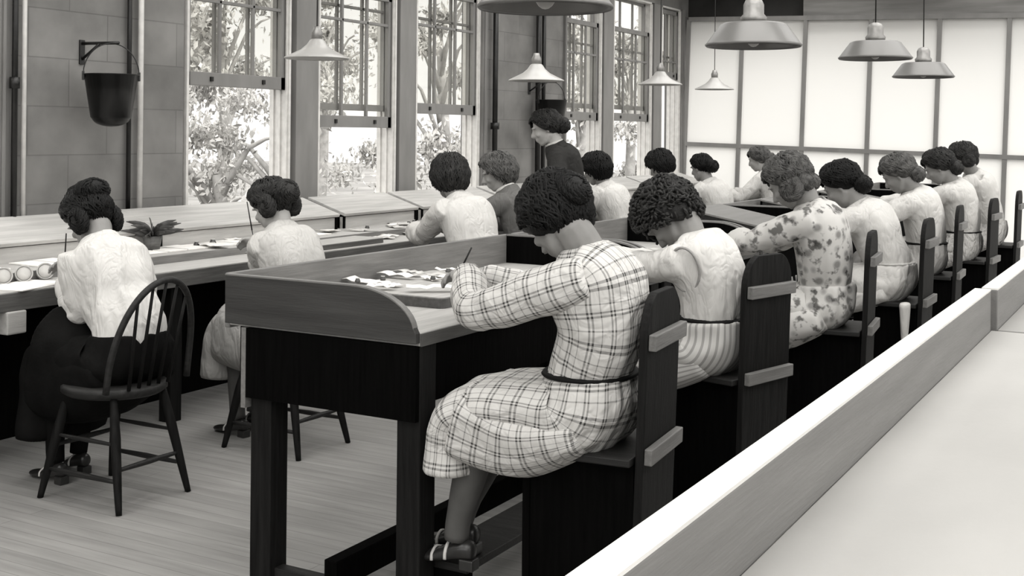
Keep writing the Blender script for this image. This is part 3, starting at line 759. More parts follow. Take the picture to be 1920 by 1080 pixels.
    if standing:
        garment('skirt', [wa, Hp, Hp+V(0, 0, -.2), V(0, 0, .45), V(0, 0, .28)], [.155, .2, .215, .23, .245], [.13, .16, .18, .2, .21], bm, r, amp=.014, sc=9, st=(1, 1, .1), seedv=seedv)
    else:
        garment('skirt', [wa+V(-.0, 0, .0), Hp+V(-.015, 0, .01), Hp+V(.03, 0, -.025), V(knee*.5, 0, kz+.01), V(knee-.02, 0, kz+.002), V(knee+.055, 0, kz-.045), V(knee+.065, 0, kz-.075-hem)],
                [.148, .19, .208, skirt_w+.01, skirt_w, skirt_w, skirt_w+.015], [.128, .138, .12, .098, .086, .075, .10], bm, r, amp=.014, sc=10, st=(.5, 1, 1), seedv=seedv+5, shape=2.4, pleat=.006, pw=(.05, .3))
        garment('skirt_drape', [V(-.06, 0, seat+.05), V(knee*.45, 0, seat+.0), V(knee+.03, 0, kz-.03)], [skirt_w+.005, skirt_w+.02, skirt_w+.012], [.05, .045+hem*.5, .04+hem*.75], bm, r, amp=.01, sc=10, st=(.5, 1, 1), seedv=seedv+9, shape=3.2)
    if belt:
        garment('belt', [wa+V(0, 0, -.012), wa+V(0, 0, .012)], [.156, .156], [.136*td, .136*td], belt, r, amp=0, sub=2, shape=2.3)
    if collar:
        garment('collar', [nb-up*.02, nb+up*.02, nb+up*.045], [.10, .078, .066], [.088, .07, .066], collar, r, amp=.003, sub=3)
    # hair
    hm = MB(); hr = hrad or (.120, .101, .112); c = H(-.014, 0, .030)
    PR = Matrix.Rotation(-.18, 3, 'Y')
    def thf_bob(ph):
        f = (1+math.cos(ph))/2
        return (2.72-1.55*f**1.7)
    def thf_up(ph):
        f = (1+math.cos(ph))/2
        return (2.50-1.25*f**1.9)
    puff = None
    if style == 'knot':
        thk = lambda ph: 2.78-1.25*((1+math.cos(ph))/2)**2.6
        puff = lambda ph, t: (1+.05*max(0, math.sin(t-.4)))*(1+.16*max(0, t-1.5))
        shell(hm, c, hr, HM, PR, thk, .97, .8, puff); locks(hm, c, hr, HM, PR, 260, .15, thk, 1.2, seedv, .0062, .25, 1.0, puff)
        cc = H(-.118, 0, -.01); hm.ell(cc, (.038, .05, .052), 16, 10, M4); locks(hm, cc, V(.052, .05, .038), HM @ Matrix.Rotation(PI/2, 3, 'Y'), Matrix.Identity(3), 80, .1, lambda ph: 2.7, 1.5, seedv+3, .0052, 1.4, 1.03)
    elif style == 'bob':
        puff = lambda ph, t: (1+.08*max(0, math.sin(t-.4)))*(1+.22*max(0, t-1.5))
        shell(hm, c, hr, HM, PR, thf_bob, .97, .6, puff); locks(hm, c, hr, HM, PR, 230, .15, thf_bob, 1., seedv, .006, 0, 1.0, puff)
    elif style == 'curly':
        puff = lambda ph, t: (1+.05*math.sin(ph*5+t*6)+.06*max(0, math.sin(t-.4)))*(1+.2*max(0, t-1.5))
        shell(hm, c, hr, HM, PR, thf_bob, .96, 1.2, puff); locks(hm, c, hr, HM, PR, 110, .3, thf_bob, 1.5, seedv, .0085, .5, .98, puff)
        cq = random.Random(seedv)
        for i in range(430):
            ph = cq.uniform(0, 2*PI); tt = math.acos(cq.uniform(-.85, 1)); tt = min(tt, thf_bob(ph)-.08); sg = puff(ph, tt)
            nr = V(math.sin(tt)*math.cos(ph), math.sin(tt)*math.sin(ph), math.cos(tt)); p0 = V(nr.x*hr[0]*sg, nr.y*hr[1]*sg, nr.z*hr[2]*sg)
            ax = nr.cross(V(cq.gauss(0, 1), cq.gauss(0, 1), cq.gauss(0, 1))).normalized(); bx_ = nr.cross(ax); cr_ = cq.uniform(.008, .014); pts = []
            for q in range(11):
                a = q/10*2*PI*1.35; pts.append(c+HM @ (PR @ (p0+nr*(math.cos(a)*cr_*.6+.002)+bx_*math.sin(a)*cr_+ax*(q-5)*.0022)))
            hm.tube(pts, [.003]+[.0048]*9+[.003], 5)
    else:
        shell(hm, c, hr, HM, PR, thf_up, .97, .8); locks(hm, c, hr, HM, PR, 230, .2, thf_up, 1.2, seedv, .006, .3, 1.0)
        buns = {'nape': [((-.078, .036, -.055), (.036, .044, .042)), ((-.078, -.036, -.055), (.036, .044, .042)), ((-.098, .0, .02), (.036, .066, .046)), ((-.015, .078, -.05), (.055, .026, .055)), ((-.015, -.078, -.05), (.055, .026, .055))], 'bun': [((-.125, 0, -.02), (.055, .065, .055))], 'low_bun': [((-.10, 0, -.065), (.05, .062, .048))], 'side': [((-.055, .085, -.035), (.05, .035, .052)), ((-.055, -.085, -.035), (.05, .035, .052))],
                'side_bun': [((-.06, .08, -.03), (.05, .035, .055)), ((-.06, -.08, -.03), (.05, .035, .055)), ((-.125, 0, .01), (.055, .075, .06))],
                'top': [((-.105, .0, .065), (.055, .075, .05)), ((-.03, .0, .115), (.06, .06, .035)), ((-.04, .085, -.04), (.048, .03, .06)), ((-.04, -.085, -.04), (.048, .03, .06))]}[style]
        for j, (bc, br) in enumerate(buns):
            cc = H(*bc); hm.ell(cc, br, 16, 10, M4); B = Matrix.Rotation(PI/2, 3, 'Y') if abs(bc[1]) < .05 else Matrix.Rotation(PI/2, 3, 'X')
            br2 = B.transposed() @ Vector(br); br2 = V(abs(br2.x), abs(br2.y), abs(br2.z))
            locks(hm, cc, br2, HM @ B, Matrix.Identity(3), 80, .1, lambda ph: 2.7, 1.5, seedv+j+3, .0052, 1.4, 1.03)
    hm.build('hair', HAIR[hair], r)
    if scarf: scarf(r, H)
    return r, H, E, T, S, nb, up

G1, G2 = 'women working along the middle row of desks', 'women working along the window bench'
W = lambda *p: ('w', *p)
FT = {1: V(.34, .09, .197), -1: V(.40, -.06, .197)}
person((-1.52, 3.16), PI+.03, .607, (-1.61, 3.13, 1.255), 'woman in a pale plaid belted dress, bent over the nearest desk', G1, pitch=.88, hyaw=-.5, hair='black', style='knot', top=plaid_mat, dress=True,
        hands={1: W(-1.95, 3.20, 1.05), -1: W(-1.98, 3.32, 1.03)}, elbow={1: W(-1.81, 3.0, .97), -1: W(-1.82, 3.42, .97)}, belt=belt_mat, voxel=.006,
        feet={1: V(.38, .09, .197), -1: V(.44, -.04, .197)}, hem=.12, seedv=3, hrad=(.112, .098, .108), knee=.32, skirt_w=.205, top_amp=.011)
p2 = person((-1.58, 4.36), PI-.08, .607, (-1.755, 4.36, 1.18), 'woman in a white jumper and striped belted skirt, curly hair, arm stretched over the desk', G1, pitch=1.15, hyaw=-.15, hair='dark', style='curly', top=white_cloth, bottom=stripe_skirt,
       hands={1: W(-1.98, 4.42, .965), -1: W(-2.1, 4.6, .98)}, elbow={1: W(-1.72, 4.24, 1.0), -1: (0, -.8, -.6)}, belt=belt_mat, voxel=.007, feet=FT, knee=.34, seedv=8, hrad=(.130, .110, .118))
Sx = p2[4][1]; m = MB(); m.tube([Sx+V(.08*math.cos(a)*.75-.02, -.004+.02*math.sin(a), .082*math.sin(a)-.022) for a in [2*PI*q/28 for q in range(29)]], .0055, 8)
m.build('armhole_trim', grey_cloth, p2[0])
person((-1.50, 5.68), PI, .607, (-1.64, 5.6, 1.28), 'woman in a mottled floral dress, wavy hair rolled at the nape', G1, pitch=.7, hyaw=-.1, hair='brown', style='nape', top=floral_mat, dress=True,
       hands={1: W(-2.02, 5.7, .98), -1: W(-2.0, 5.85, .98)}, elbow={1: W(-1.80, 5.5, .99), -1: (0, -.8, -.6)}, voxel=.009, feet=FT, knee=.35, seedv=12, hem=.16, sleeves=.4, skirt_w=.23)
person((-1.44, 6.80), PI-.1, .607, (-1.68, 6.76, 1.225), 'woman in a white dress with a sash hanging below her seat', G1, pitch=.65, hair='black', style='low_bun', top=white_cloth, dress=True,
       hands={1: W(-2.0, 6.75, .98), -1: W(-2.0, 6.95, .98)}, elbow={1: (.1, .9, -.6), -1: (0, -.8, -.6)}, voxel=.01, feet=FT, knee=.35, seedv=16, sleeves=.35, belt=white_cloth2)
person((-1.50, 8.20), PI, .607, (-1.64, 8.08, 1.255), 'woman in a white blouse and grey skirt, fair hair with a low roll', G1, pitch=.6, hair='brown', style='low_bun', top=white_cloth, bottom=grey_cloth,
       hands={1: W(-2.0, 8.0, 1.0), -1: W(-2.0, 8.2, 1.0)}, voxel=.01, feet=FT, knee=.35, seedv=21, belt=belt_mat)
person((-1.45, 9.33), PI, .607, (-1.58, 9.2, 1.28), 'woman in a white blouse and crumpled light skirt, sixth in the middle row', G1, pitch=.55, hair='dark', style='low_bun', top=white_cloth, bottom=crumple,
       hands={1: W(-2.0, 9.2, 1.0), -1: W(-2.0, 9.4, 1.0)}, voxel=.011, feet=FT, knee=.35, seedv=25, belt=belt_mat)
person((-1.45, 10.75), PI, .607, (-1.62, 10.5, 1.325), 'farthest woman of the middle row, white blouse, two dark hair rolls', G1, pitch=.35, hair='dark', style='side', top=white_cloth, bottom=crumple,
       hands={1: W(-2.0, 10.5, 1.0), -1: W(-2.0, 10.7, 1.0)}, voxel=.011, feet=FT, knee=.35, seedv=29)
# window bench
FB = {1: V(.36, .09, 0), -1: V(.42, -.06, 0)}
person((-3.80, 3.54), PI-.12, .468, (-4.14, 3.63, 1.11), 'woman in a bright white blouse and black skirt at far left, painting with a brush', G2, pitch=.8, hyaw=.0, hair='black', style='top', top=white_cloth, bottom=dark_cloth,
       hands={1: W(-4.34, 3.68, .84), -1: W(-4.40, 3.80, .86)}, elbow={1: W(-4.02, 3.50, .72), -1: W(-4.05, 3.88, .74)}, voxel=.007, feet=FB, knee=.38, hem=.30, seedv=33, top_amp=.016, torso_d=1.15, sleeves=.8)
person((-3.68, 4.52), PI-.15, .468, (-3.97, 4.62, 1.125), 'woman in a light short-sleeved blouse and grey skirt, holding a brush up', G2, pitch=.55, hyaw=0, hair='dark', style='side_bun', top=white_cloth2, bottom=grey_cloth, skinm=skin_pale,
       hands={1: W(-4.24, 4.82, .90), -1: W(-4.30, 4.92, .90)}, elbow={1: W(-3.99, 4.58, .84), -1: (0, -.8, -.6)}, voxel=.007, feet=FB, knee=.40, seedv=37, sleeves=.1, hem=.2)
person((-3.48, 5.86), PI-.35, .468, (-3.75, 5.93, 1.24), 'woman with a thick dark bob and white blouse, seen from behind at the bench', G2, pitch=.35, hyaw=-.3, hair='dark', style='bob', top=white_cloth, bottom=dark_cloth,
       hands={1: W(-4.18, 6.18, .90), -1: W(-4.1, 6.3, .9)}, elbow={1: W(-3.95, 5.95, .88), -1: (0, -.8, -.6)}, voxel=.009, hip=.62, seedv=41, sleeves=.7)
person((-3.74, 6.92), PI+.12, .468, (-4.0, 6.92, 1.235), 'woman in a grey cardigan with a white collar, her head turned sideways', G2, pitch=.4, hyaw=.45, hair='brown', style='bob', top=midgrey_cloth, bottom=dark_cloth, skinm=skin_pale,
       hands={1: W(-4.25, 6.85, .92), -1: W(-4.3, 7.1, .9)}, elbow={1: (0, .9, -.3), -1: (0, -.8, -.6)}, voxel=.008, hip=.60, seedv=45, collar=white_cloth)
person((-3.90, 7.80), PI+.45, .0, (-4.05, 7.70, 1.535), 'standing woman in a dark jacket, wavy hair, looking down at the bench', None, pitch=.35, hyaw=.1, hair='dark', style='bun', top=jacket_cloth, bottom=dark_cloth, skinm=skin_pale, standing=True,
       hands={1: V(.22, .2, .95), -1: V(.25, -.15, .95)}, voxel=.008, hip=.90, seedv=49, collar=white_cloth2)
person((-3.84, 8.58), PI-.1, .468, (-4.05, 8.55, 1.22), 'dark-haired woman in a white blouse, half hidden behind the plaid woman', G2, pitch=.35, hair='black', style='bob', top=white_cloth, bottom=dark_cloth,
       hands={1: W(-4.3, 8.5, .9), -1: W(-4.3, 8.7, .9)}, voxel=.01, hip=.60, seedv=53)
person((-3.68, 9.5), PI-.2, .468, (-3.9, 9.5, 1.235), 'woman with a smooth black bob before the far windows', G2, pitch=.55, hair='black', style='bob', top=white_cloth2, bottom=dark_cloth,
       hands={1: W(-4.2, 9.4, .9), -1: W(-4.2, 9.6, .9)}, voxel=.01, hip=.60, seedv=57)
person((-3.68, 10.5), PI-.3, .468, (-3.9, 10.5, 1.195), 'small dark-haired woman in white before the left end of the partition', G2, pitch=.3, hair='black', style='bun', top=white_cloth, bottom=dark_cloth,
       hands={1: W(-4.2, 10.4, .9), -1: W(-4.2, 10.6, .9)}, voxel=.01, hip=.58, seedv=61, hrad=(.112, .093, .103))
person((-3.68, 12.2), PI-.2, .468, (-3.9, 12.2, 1.245), 'farthest woman at the window bench, brown hair, before the white partition', G2, pitch=.3, hyaw=.3, hair='brown', style='bun', top=white_cloth, bottom=dark_cloth, skinm=skin_pale,
       hands={1: W(-4.2, 12.1, .9), -1: W(-4.2, 12.3, .9)}, voxel=.011, hip=.60, seedv=65)
# sash hanging from the white dress
m = MB(); R = []
for j in range(9):
    t = j/8; z = .62-.22*t; w = .06-.03*t*t
    R.append([V(-1.30+.03*(1-.5*t)*math.cos(a), 6.60+w*math.sin(a)+.004*math.sin(t*5), z) for a in [2*PI*q/14 for q in range(14)]])
o = m.rings(R).build('dress_sash', white_cloth, None, sub=1); tag(o, 'white cloth sash end hanging beside the fourth plank chair', 'sash')

# ------------------------------------------------------------------ lamps
def flared_lamp():
    r = empty('pendant_lamp')
    prof = [(.205, 0), (.200, .006), (.15, .030), (.10, .055), (.065, .085), (.045, .115), (.03, .125)]
    prof2 = [(p[0]-.004, p[1]-.004) for p in prof][::-1]
    MB().lathe(prof+prof2+[prof[0]], 40).build('shade', enamel, r)
    MB().lathe([(.001, .118), (.034, .12), (.036, .16), (.026, .18), (.02, .2), (.001, .2)], 20).build('socket', brass, r)
    MB().tube([(0, 0, .19), (0, 0, 1.5)], .004, 6).build('cord', dark_metal, r)
    MB().ell((0, 0, .05), (.03, .03, .045), 14, 10).build('bulb', enamel, r)
    return r
def dome_lamp():
    r = empty('pendant_lamp')
    prof = [(.21, 0), (.212, .004), (.205, .01), (.145, .092), (.128, .10), (.05, .105), (.042, .11)]
    prof2 = [(p[0]-.005, p[1]-.005) for p in prof][::-1]
    MB().lathe(prof+prof2+[prof[0]], 48).build('shade', steel_enamel, r)
    MB().lathe([(.001, .10), (.055, .105), (.058, .125), (.045, .14), (.045, .18), (.036, .20), (.015, .21), (.001, .21)], 24).build('socket', brass, r)
    MB().tube([(0, 0, .2), (0, 0, 1.5)], .004, 6).build('cord', dark_metal, r)
    MB().ell((0, 0, .045), (.035, .035, .05), 14, 10).build('bulb', enamel, r)
    return r
f0 = flared_lamp(); d0 = dome_lamp()
FL = [(-4.765, 5.965, 1.955, 'flared white pendant lamp nearest the camera, before the first window post'), (-4.12, 7.68, 1.88, 'flared white pendant lamp hanging in front of the far block pier'), (-4.25, 10.35, 1.96, 'flared white pendant lamp before the last window'), (-4.3, 11.95, 1.975, 'farthest flared pendant lamp, small against the white partition')]
for i, (x, y, z, lb) in enumerate(FL):
    o = f0 if i == 0 else copy_tree(f0); o.location = (x, y, z); tag(o, lb, 'lamp', 'flared lamps over the window bench')
DLp = [(-1.72, 3.26, 1.885, 'grey dome lamp cut by the top picture edge, above the plaid woman'), (-1.665, 5.12, 1.893, 'large grey dome lamp near the partition top-left corner'), (-1.59, 7.15, 1.955, 'grey dome lamp with pale front, third from the camera'), (-1.62, 8.78, 1.922, 'lowest small grey dome lamp, farthest of the dome lamps')]
for i, (x, y, z, lb) in enumerate(DLp):
    o = d0 if i == 0 else copy_tree(d0); o.location = (x, y, z); tag(o, lb, 'lamp', 'dome lamps over the middle desks')
for l in (f0, d0): pass
for o in bpy.data.objects:
    if o.name.startswith('cord') and o.parent: pass

# ------------------------------------------------------------------ fire buckets
def bracket(x, y, z):
    r = empty('wall_bracket', (x, y, z))
    MB().box(0, .012, -.018, .018, -.12, .02).build('plate', dark_metal, r, bevel=.003)
    MB().tube([(.0, 0, 0), (.30, 0, -.005)], .009, 8).build('arm', dark_metal, r)
    MB().tube([(.01, 0, -.09), (.15, 0, -.005)], .008, 8).build('brace', dark_metal, r)
    return r
def bucket():
    r = empty('fire_bucket')                  # origin at the rim centre
    prof = [(.15, 0), (.153, .004), (.147, .006), (.11, -.235)]
    n = 10
    for j in range(1, n+1):
        a = PI/2*j/n; prof.append((.102*math.cos(a)+.0005, -.238-.05*math.sin(a)))
    inn = [(.001, -.22), (.103, -.21), (.142, -.0)]
    MB().lathe(prof+[(.001, -.288)]+inn+[(.15, 0)], 36).build('pail', bucket_mat, r)
    hp = [V(0, -.15*math.cos(PI*j/16), .178*math.sin(PI*j/16)) for j in range(17)]
    MB().tube(hp, .0035, 6, 2).build('bail_handle', dark_metal, r)
    for s in (-1, 1): MB().box(-.012, .012, s*.15-.006, s*.15+.006, -.03, .02).build('ear', dark_metal, r, bevel=.002)
    return r
tag(bracket(-5.5, 4.76, 1.985), 'black iron wall bracket carrying the near bucket', 'bracket', 'iron brackets on the block wall')
tag(bracket(-5.5, 10.1, 1.99), 'black iron wall bracket carrying the far bucket behind the standing woman', 'bracket', 'iron brackets on the block wall')
b0 = bucket(); b0.location = (-5.255, 4.76, 1.80); tag(b0, 'black fire bucket with rounded bottom on the near left wall', 'bucket', 'fire buckets on the wall')
b1 = copy_tree(b0); b1.location = (-5.25, 10.1, 1.81); tag(b1, 'black fire bucket on the far pier behind the standing woman', 'bucket', 'fire buckets on the wall')
b0.rotation_euler = (0, 0, -.6); b1.rotation_euler = (0, 0, -.5)

# ------------------------------------------------------------------ things on the desks and the bench
rnd = random.Random(5)
def tray(x0, x1, y0, y1, z, label, h=.034):
    r = empty('work_tray', (x0, y0, z)); tag(r, label, 'tray')
    W_, L_ = x1-x0, y1-y0; rr = .03
    pts = []
    for cx_, cy_, a0 in ((W_-rr, rr, -PI/2), (W_-rr, L_-rr, 0), (rr, L_-rr, PI/2), (rr, rr, PI)):
        for j in range(6): a = a0+PI/2*j/5; pts.append((cx_+rr*math.cos(a), cy_+rr*math.sin(a)))
    MB().prism(pts, 'z', 0, h).build('base_board', tray_edge, r, bevel=.002)
    MB().prism([(W_/2+(x-W_/2)*.985, L_/2+(y-L_/2)*.985) for x, y in pts], 'z', h, h+.003).build('top_sheet', desk_top, r)
    return r
tray(-2.68, -2.19, 3.43, 4.12, .9, 'round-cornered wooden tray of dial cards on the nearest desk')
def card(x, y, z, a, l, w, i, label, group):
    m = MB(); R = []
    n = 8
    for j in range(n+1):
        u = (j/n-.5)*l; zz = .002+.012*abs(math.sin(j*.8+i))*(.3+.7*rnd.random())
        R.append([V(u, -w/2, zz), V(u, w/2, zz+.002), V(u, w/2, zz+.004), V(u, -w/2, zz+.002)])
    o = m.rings(R).build('paper_strip', paper if i % 3 else paper2); o.location = (x, y, z); o.rotation_euler = (rnd.uniform(-.06, .06), rnd.uniform(-.05, .05), a)
    tag(o, label, 'paper', group); return o
for i in range(16):
    x = -2.64+.40*rnd.random(); y = 3.47+.6*rnd.random()
    card(x, y, .937+.004*(i % 4), rnd.uniform(-.7, .7)+.3, rnd.uniform(.09, .2), rnd.uniform(.03, .06), i, 'curled white paper strip lying in the heap on the nearest wooden tray', 'paper strips heaped on the near tray')
def pot(x, y, z, r_, label, group, mat=ink):
    o = empty('paint_pot', (x, y, z)); tag(o, label, 'pot', group)
    MB().lathe([(.001, 0), (r_, 0), (r_*1.05, r_*.6), (r_*.8, r_*1.0), (r_*.7, r_*1.5), (r_*.62, r_*1.5), (r_*.55, r_*.8), (.001, r_*.8)], 18).build('pot_body', mat, o)
    MB().lathe([(r_*.62, r_*1.45), (r_*.78, r_*1.45), (r_*.78, r_*1.62), (r_*.62, r_*1.62), (r_*.62, r_*1.45)], 18).build('pot_rim', paper2, o)
    return o
for i, (x, y) in enumerate(((-2.60, 3.50), (-2.56, 3.60), (-2.42, 3.72), (-2.33, 3.80), (-2.5, 3.95))):
    pot(x, y, .955, .010, 'tiny dark paint pot standing among papers on the near tray', 'paint pots on the near tray')
o = MB(); R = []
for j in range(9):
    u = j/8; R.append([V(-2.33+.17*u, 4.0+.0*u+.045*math.sin(a)*math.sin(PI*(u*.9+.05)), .955+.028*math.cos(a)*math.sin(PI*(u*.9+.05))) for a in [2*PI*q/14 for q in range(14)]])
tag(o.rings(R).build('paper_roll', paper, None, sub=1), 'pale rolled paper packet at the right end of the near tray', 'packet')
# near bench: round tins, papers
for i, y in enumerate((3.64, 3.75, 3.87, 3.53, 3.41, 3.29)):
    r = empty('round_tin', (-4.70, y, .825))
    Mx = Matrix.Rotation(PI/2-.35, 4, 'Y') @ Matrix.Identity(4); Mz = Matrix.Rotation(-.55, 4, 'Z')
    MM = Mz @ Mx
    MB().lathe([(.001, -.05), (.038, -.05), (.040, .0), (.035, .0), (.033, -.01), (.001, -.012)], 28, M=MM).build('tin_case', bench_top, r)
    MB().lathe([(.001, -.010), (.031, -.010), (.031, -.004), (.001, -.004)], 24, M=MM).build('tin_face', paper2, r)
    tag(r, ('round tin tipped on its side on the bench, %s' % ('second from the left picture edge', 'middle of the visible row', 'nearest the woman in white', 'cut by the left picture edge')[i]) if i < 4 else 'round tin on the bench beyond the left picture edge', 'tin', 'round tins on the bench front')
for i in range(26):
    y = 2.6+i*.145
    if i in (9,): continue
    o = MB().box(-.11, .11, -.066, .066, 0, .004+.002*(i % 3)).build('dial_sheet', paper, None); o.location = (-5.0+.0*i, y, .8215); o.rotation_euler = (0, 0, rnd.uniform(-.05, .05))
    tag(o, 'white sheet in the row laid along the raised shelf of the bench', 'paper', 'white sheets in a row on the bench shelf')
o = MB().box(-.1, .13, -.17, .17, 0, .004).build('work_paper', paper, None); o.location = (-4.60, 3.66, .785); o.rotation_euler = (0, 0, .25); tag(o, 'white work paper under the hands of the woman at far left', 'paper')
for i in range(75):
    y = 5.1+rnd.random()*7.8; x = rnd.choice((-4.62-.1*rnd.random(), -4.85-.25*rnd.random())); z = .786 if x > -4.75 else .822
    card(x, y, z+.002*(i % 3), rnd.uniform(-1.5, 1.5), rnd.uniform(.1, .26), rnd.uniform(.04, .12), i, 'loose white paper among the clutter along the window bench', 'loose papers on the window bench')
for i in range(10):
    y = 5.1+rnd.random()*5.0
    pot(-4.95-.1*rnd.random(), y, .822, .014+.006*rnd.random(), 'small dark pot among papers on the window bench shelf', 'small pots on the window bench')
# a larger tray on the bench beyond the second woman
tray(-4.78, -4.50, 5.55, 6.35, .784, 'dark-edged tray on the bench left of the woman with the thick bob', .03)
# sloping tray boxes on the middle desks
def slope_box(x, y, z, w, l, h, label):
    r = empty('sloping_tray', (x, y, z)); tag(r, label, 'tray', 'sloping trays on the middle desks')
    MB().prism([(0, 0), (0, h), (w, .02), (w, 0)], 'y', 0, .018).build('side_board', dark_wood, r)
    MB().prism([(0, 0), (0, h), (w, .02), (w, 0)], 'y', l-.018, l).build('side_board', dark_wood, r)
    MB().prism([(0, h), (0, h+.012), (w, .032), (w, .02)], 'y', -.005, l+.005).build('lid', pale_board, r, bevel=.002)
    MB().box(0, .015, 0, l, 0, h).build('back_panel', dark_wood, r)
    return r
slope_box(-2.70, 7.0, .902, .6, .62, .13, 'pale-lidded sloping tray on the third desk, right of the curly head')
slope_box(-2.70, 8.5, .902, .6, .62, .12, 'pale-lidded sloping tray on the fourth desk')
slope_box(-2.70, 10.1, .902, .6, .6, .12, 'pale-lidded sloping tray on the fifth desk')
for k_, (y0, L_) in enumerate(DESKS[1:]):
    for i in range(8):
        card(-2.6+.45*rnd.random(), y0+.1+(L_-.3)*rnd.random()*.7, .903+.002*(i % 4), rnd.uniform(-1.5, 1.5), rnd.uniform(.08, .2), rnd.uniform(.04, .1), i, 'loose white paper on the far desks of the middle row', 'loose papers on the middle desks')
    for i in range(3): pot(-2.2+.1*rnd.random(), y0+.15+.2*i, .902, .012, 'small dark pot on the far desks of the middle row', 'small pots on the middle desks')
for i, (x, y) in enumerate(((-2.1, 4.62), (-2.0, 4.5), (-2.15, 4.3))): pass
# brushes
def brush(a, b, label):
    a, b = Vector(a), Vector(b); r = empty('paint_brush', a); tag(r, label, 'brush', 'paint brushes held by the women')
    d = b-a; MB().tube([(0, 0, 0), d*.8], [.0028, .0035], 8).build('handle', dark_wood_x, r); MB().tube([d*.8, d], [.003, .001], 8).build('bristles', dark_metal, r)
brush((-4.36, 3.70, 1.03), (-4.44, 3.76, .88), 'thin brush in the hand of the woman at far left')
brush((-4.34, 4.86, 1.12), (-4.33, 4.90, .93), 'upright thin brush held by the second woman at the bench')
brush((-2.0, 3.30, 1.13), (-2.06, 3.30, 1.02), 'thin brush in the hand of the plaid woman')
# plant on the ledge
def plant(x, y, z):
    r = empty('potted_plant', (x, y, z)); tag(r, 'small leafy plant on the bench ledge behind the shoulder of the woman in white', 'plant')
    MB().lathe([(.001, 0), (.04, 0), (.055, .08), (.05, .08), (.04, .03), (.001, .03)], 20).build('pot', bench_edge, r)
    m = MB()
    for i in range(46):
        a = rnd.uniform(0, 2*PI); el = rnd.uniform(.1, 1.3); L_ = rnd.uniform(.1, .2); pts = []
        for j in range(6):
            t = j/5; pts.append(V(math.cos(a)*L_*t*math.cos(el*(1-.5*t)), math.sin(a)*L_*t*math.cos(el*(1-.5*t)), .08+L_*t*math.sin(el)*(1-.45*t)))
        m.tube(pts, [.003, .008, .013, .013, .008, .002], 6, 1, flat=.2)
    m.build('leaves', plant_mat, r)
plant(-5.05, 4.88, .822)

# ------------------------------------------------------------------ outdoors
tag(MB().box(-60, -5.9, -20, 70, -.9, -.8).build('lawn_ground', grass_mat), 'pale sunlit ground outside the windows', 'ground'); bpy.data.objects['lawn_ground']['kind'] = 'structure'
def tree(x, y, h, rad, label, seedv, n=2600, ls=.11, low=.1, dens=2.4):
    q = random.Random(seedv); r = empty('garden_tree', (x, y, -.8)); tag(r, label, 'tree', 'trees outside the windows')
    m = MB().tube([(0, 0, 0), (.05, .1, h*.35), (-.05, .05, h*.7)], [.16, .12, .05], 10, 3)
    for i in range(7):
        a = q.uniform(0, 6.28); m.tube([(0, .05, h*(.3+.05*i)), (math.cos(a)*rad*.4, math.sin(a)*rad*.4, h*(.45+.06*i)), (math.cos(a)*rad*.8, math.sin(a)*rad*.8, h*(.5+.06*i))], [.05, .03, .01], 6, 2)
    m.build('trunk', bark_mat, r)
    m = MB(); cl = [(V(q.gauss(0, .42)*rad, q.gauss(0, .5)*rad, h*q.uniform(low, 1.)), q.uniform(.25, .55)*rad*.55) for _ in range(int(16))]
    for i in range(int(n*dens)):
        c, cr = cl[q.randrange(len(cl))]
        p = c+V(q.gauss(0, 1), q.gauss(0, 1), q.gauss(0, .8))*cr*.6
        A = Euler((q.uniform(0, 6.28), q.uniform(0, 6.28), q.uniform(0, 6.28))).to_matrix(); s = ls*.62*q.uniform(.6, 1.3)
        m.add([p+A @ V(-s, 0, 0), p+A @ V(0, s*.45, .1*s), p+A @ V(s, 0, 0), p+A @ V(0, -s*.45, .1*s)], [(0, 1, 2, 3)])
    m.build('foliage', leaf_mat, r)
tree(-9.5, 8.0, 3.2, 1.0, 'leafy shrub filling the lower left of the nearest window', 1, 2600, .07, .15)
tree(-15, 13.6, 6.5, 1.6, 'tree seen through the upper panes of the nearest window', 2, 2600, .12, .55)
tree(-11.5, 13.5, 3.0, 1.0, 'shrub behind the right side of the nearest window', 3, 1800, .08, .2)
tree(-15.5, 16.6, 6.5, 1.2, 'tree behind the second window', 4, 2200, .12, .4)
tree(-12, 18.6, 6.0, 1.4, 'tree behind the third window, low branches', 5, 2600, .11, .15)
tree(-12, 24.4, 6.5, 1.2, 'tree behind the first window beyond the pier', 6, 2600, .12, .1)
tree(-12.5, 28.3, 6.5, 1.1, 'tree behind the middle window beyond the pier', 7, 2600, .12, .1)
tree(-12, 32.2, 7.0, 1.4, 'tree behind the last window by the partition', 8, 3000, .12, .1)

tree(-9.0, 9.6, 2.6, .9, 'low shrub under the nearest window, right of the leafy one', 11, 2200, .07, .15)
tree(-21, 26.5, 7.0, 2.2, 'big pale tree far behind the second window', 12, 3200, .14, .2)
tree(-21, 19.0, 7.5, 2.2, 'big pale tree far behind the nearest window', 13, 3200, .14, .3)

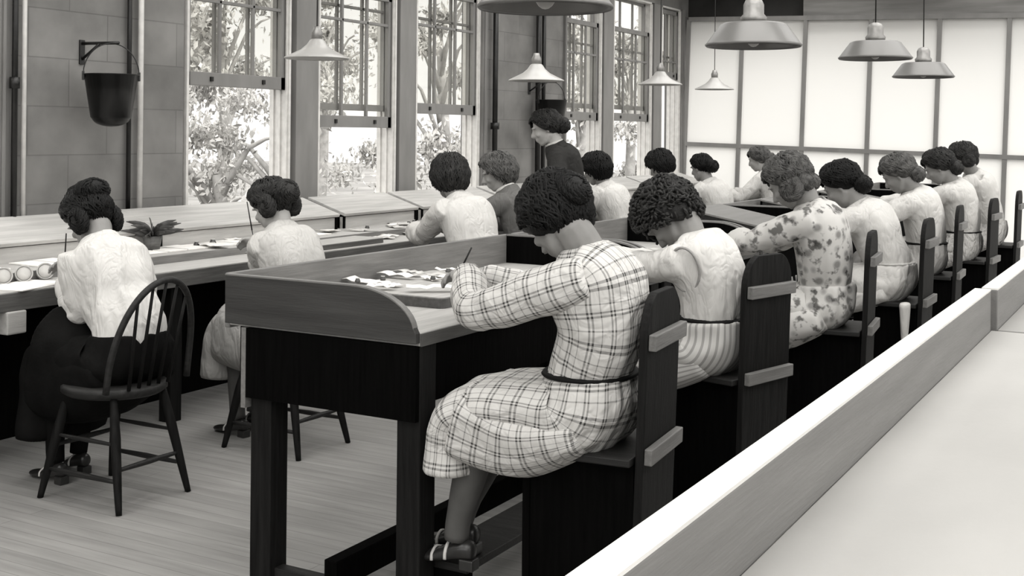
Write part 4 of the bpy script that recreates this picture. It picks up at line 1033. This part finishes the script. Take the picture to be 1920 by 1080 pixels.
# ------------------------------------------------------------------ light
w = bpy.data.worlds.new('sky'); bpy.context.scene.world = w; w.use_nodes = True
nt = w.node_tree; N = nt.nodes; L = nt.links; bg = N['Background']
tc = N.new('ShaderNodeTexCoord'); dp = N.new('ShaderNodeVectorMath'); dp.operation = 'DOT_PRODUCT'
L.new(tc.outputs['Generated'], dp.inputs[0]); dp.inputs[1].default_value = Vector((.42, -.30, .86)).normalized()
mr = N.new('ShaderNodeMapRange'); mr.interpolation_type = 'SMOOTHSTEP'
mr.inputs['From Min'].default_value = -.3; mr.inputs['From Max'].default_value = .95; mr.inputs['To Min'].default_value = 2.3; mr.inputs['To Max'].default_value = 8.5
L.new(dp.outputs['Value'], mr.inputs['Value']); L.new(mr.outputs[0], bg.inputs['Strength'])
bg.inputs['Color'].default_value = (1, .985, .955, 1)
def portal(x, y, z, sx, sy, rot):
    l = bpy.data.lights.new('sky_portal', 'AREA'); l.shape = 'RECTANGLE'; l.size = sx; l.size_y = sy; l.cycles.is_portal = True
    o = bpy.data.objects.new('sky_portal', l); C.objects.link(o); o.location = (x, y, z); o.rotation_euler = rot
for a, b in SKX: portal((a+b)/2, 5.6, 3.46, b-a, 16.0, (0, 0, 0))
portal(3.8, 5.75, 2.07, 2.4, 16.5, (0, PI/2, 0))
portal(-.95, -3.2, 2.07, 8, 2.4, (PI/2, 0, 0))
portal(-5.85, 6.3, 2.0, 2.2, 12.6, (0, -PI/2, 0))
portal(-.9, 14.3, 1.5, 9, 2.9, (-PI/2, 0, 0))

# ------------------------------------------------------------------ camera
f, th, rho = 2250., math.atan(1265/2250.), math.atan(.010)
cam = bpy.data.cameras.new('camera'); co = bpy.data.objects.new('camera', cam); C.objects.link(co)
cam.sensor_width = 36; cam.lens = 36*f/1920; cam.clip_start = .05; cam.clip_end = 200
cam.shift_x = 0; cam.shift_y = -(540-249)/1920
Fv = V(-math.sin(th), math.cos(th), 0); Rv = V(math.cos(th), math.sin(th), 0); Uv = V(0, 0, 1)
# a roll that lets the horizon fall slightly to the right
r2 = Rv*math.cos(rho)+Uv*math.sin(rho); u2 = -Rv*math.sin(rho)+Uv*math.cos(rho)
mt = Matrix((r2, u2, -Fv)).transposed().to_4x4(); mt.translation = V(0, 0, 1.5); co.matrix_world = mt
sc = bpy.context.scene; sc.camera = co
sc.view_settings.view_transform = 'Standard'; sc.view_settings.look = 'None'; sc.view_settings.gamma = 1; sc.view_settings.exposure = -0.9
sc.cycles.max_bounces = 6; sc.cycles.diffuse_bounces = 3; sc.cycles.glossy_bounces = 2; sc.cycles.transparent_max_bounces = 24; sc.cycles.caustics_reflective = False; sc.cycles.caustics_refractive = False
sc.cycles.sample_clamp_indirect = 6
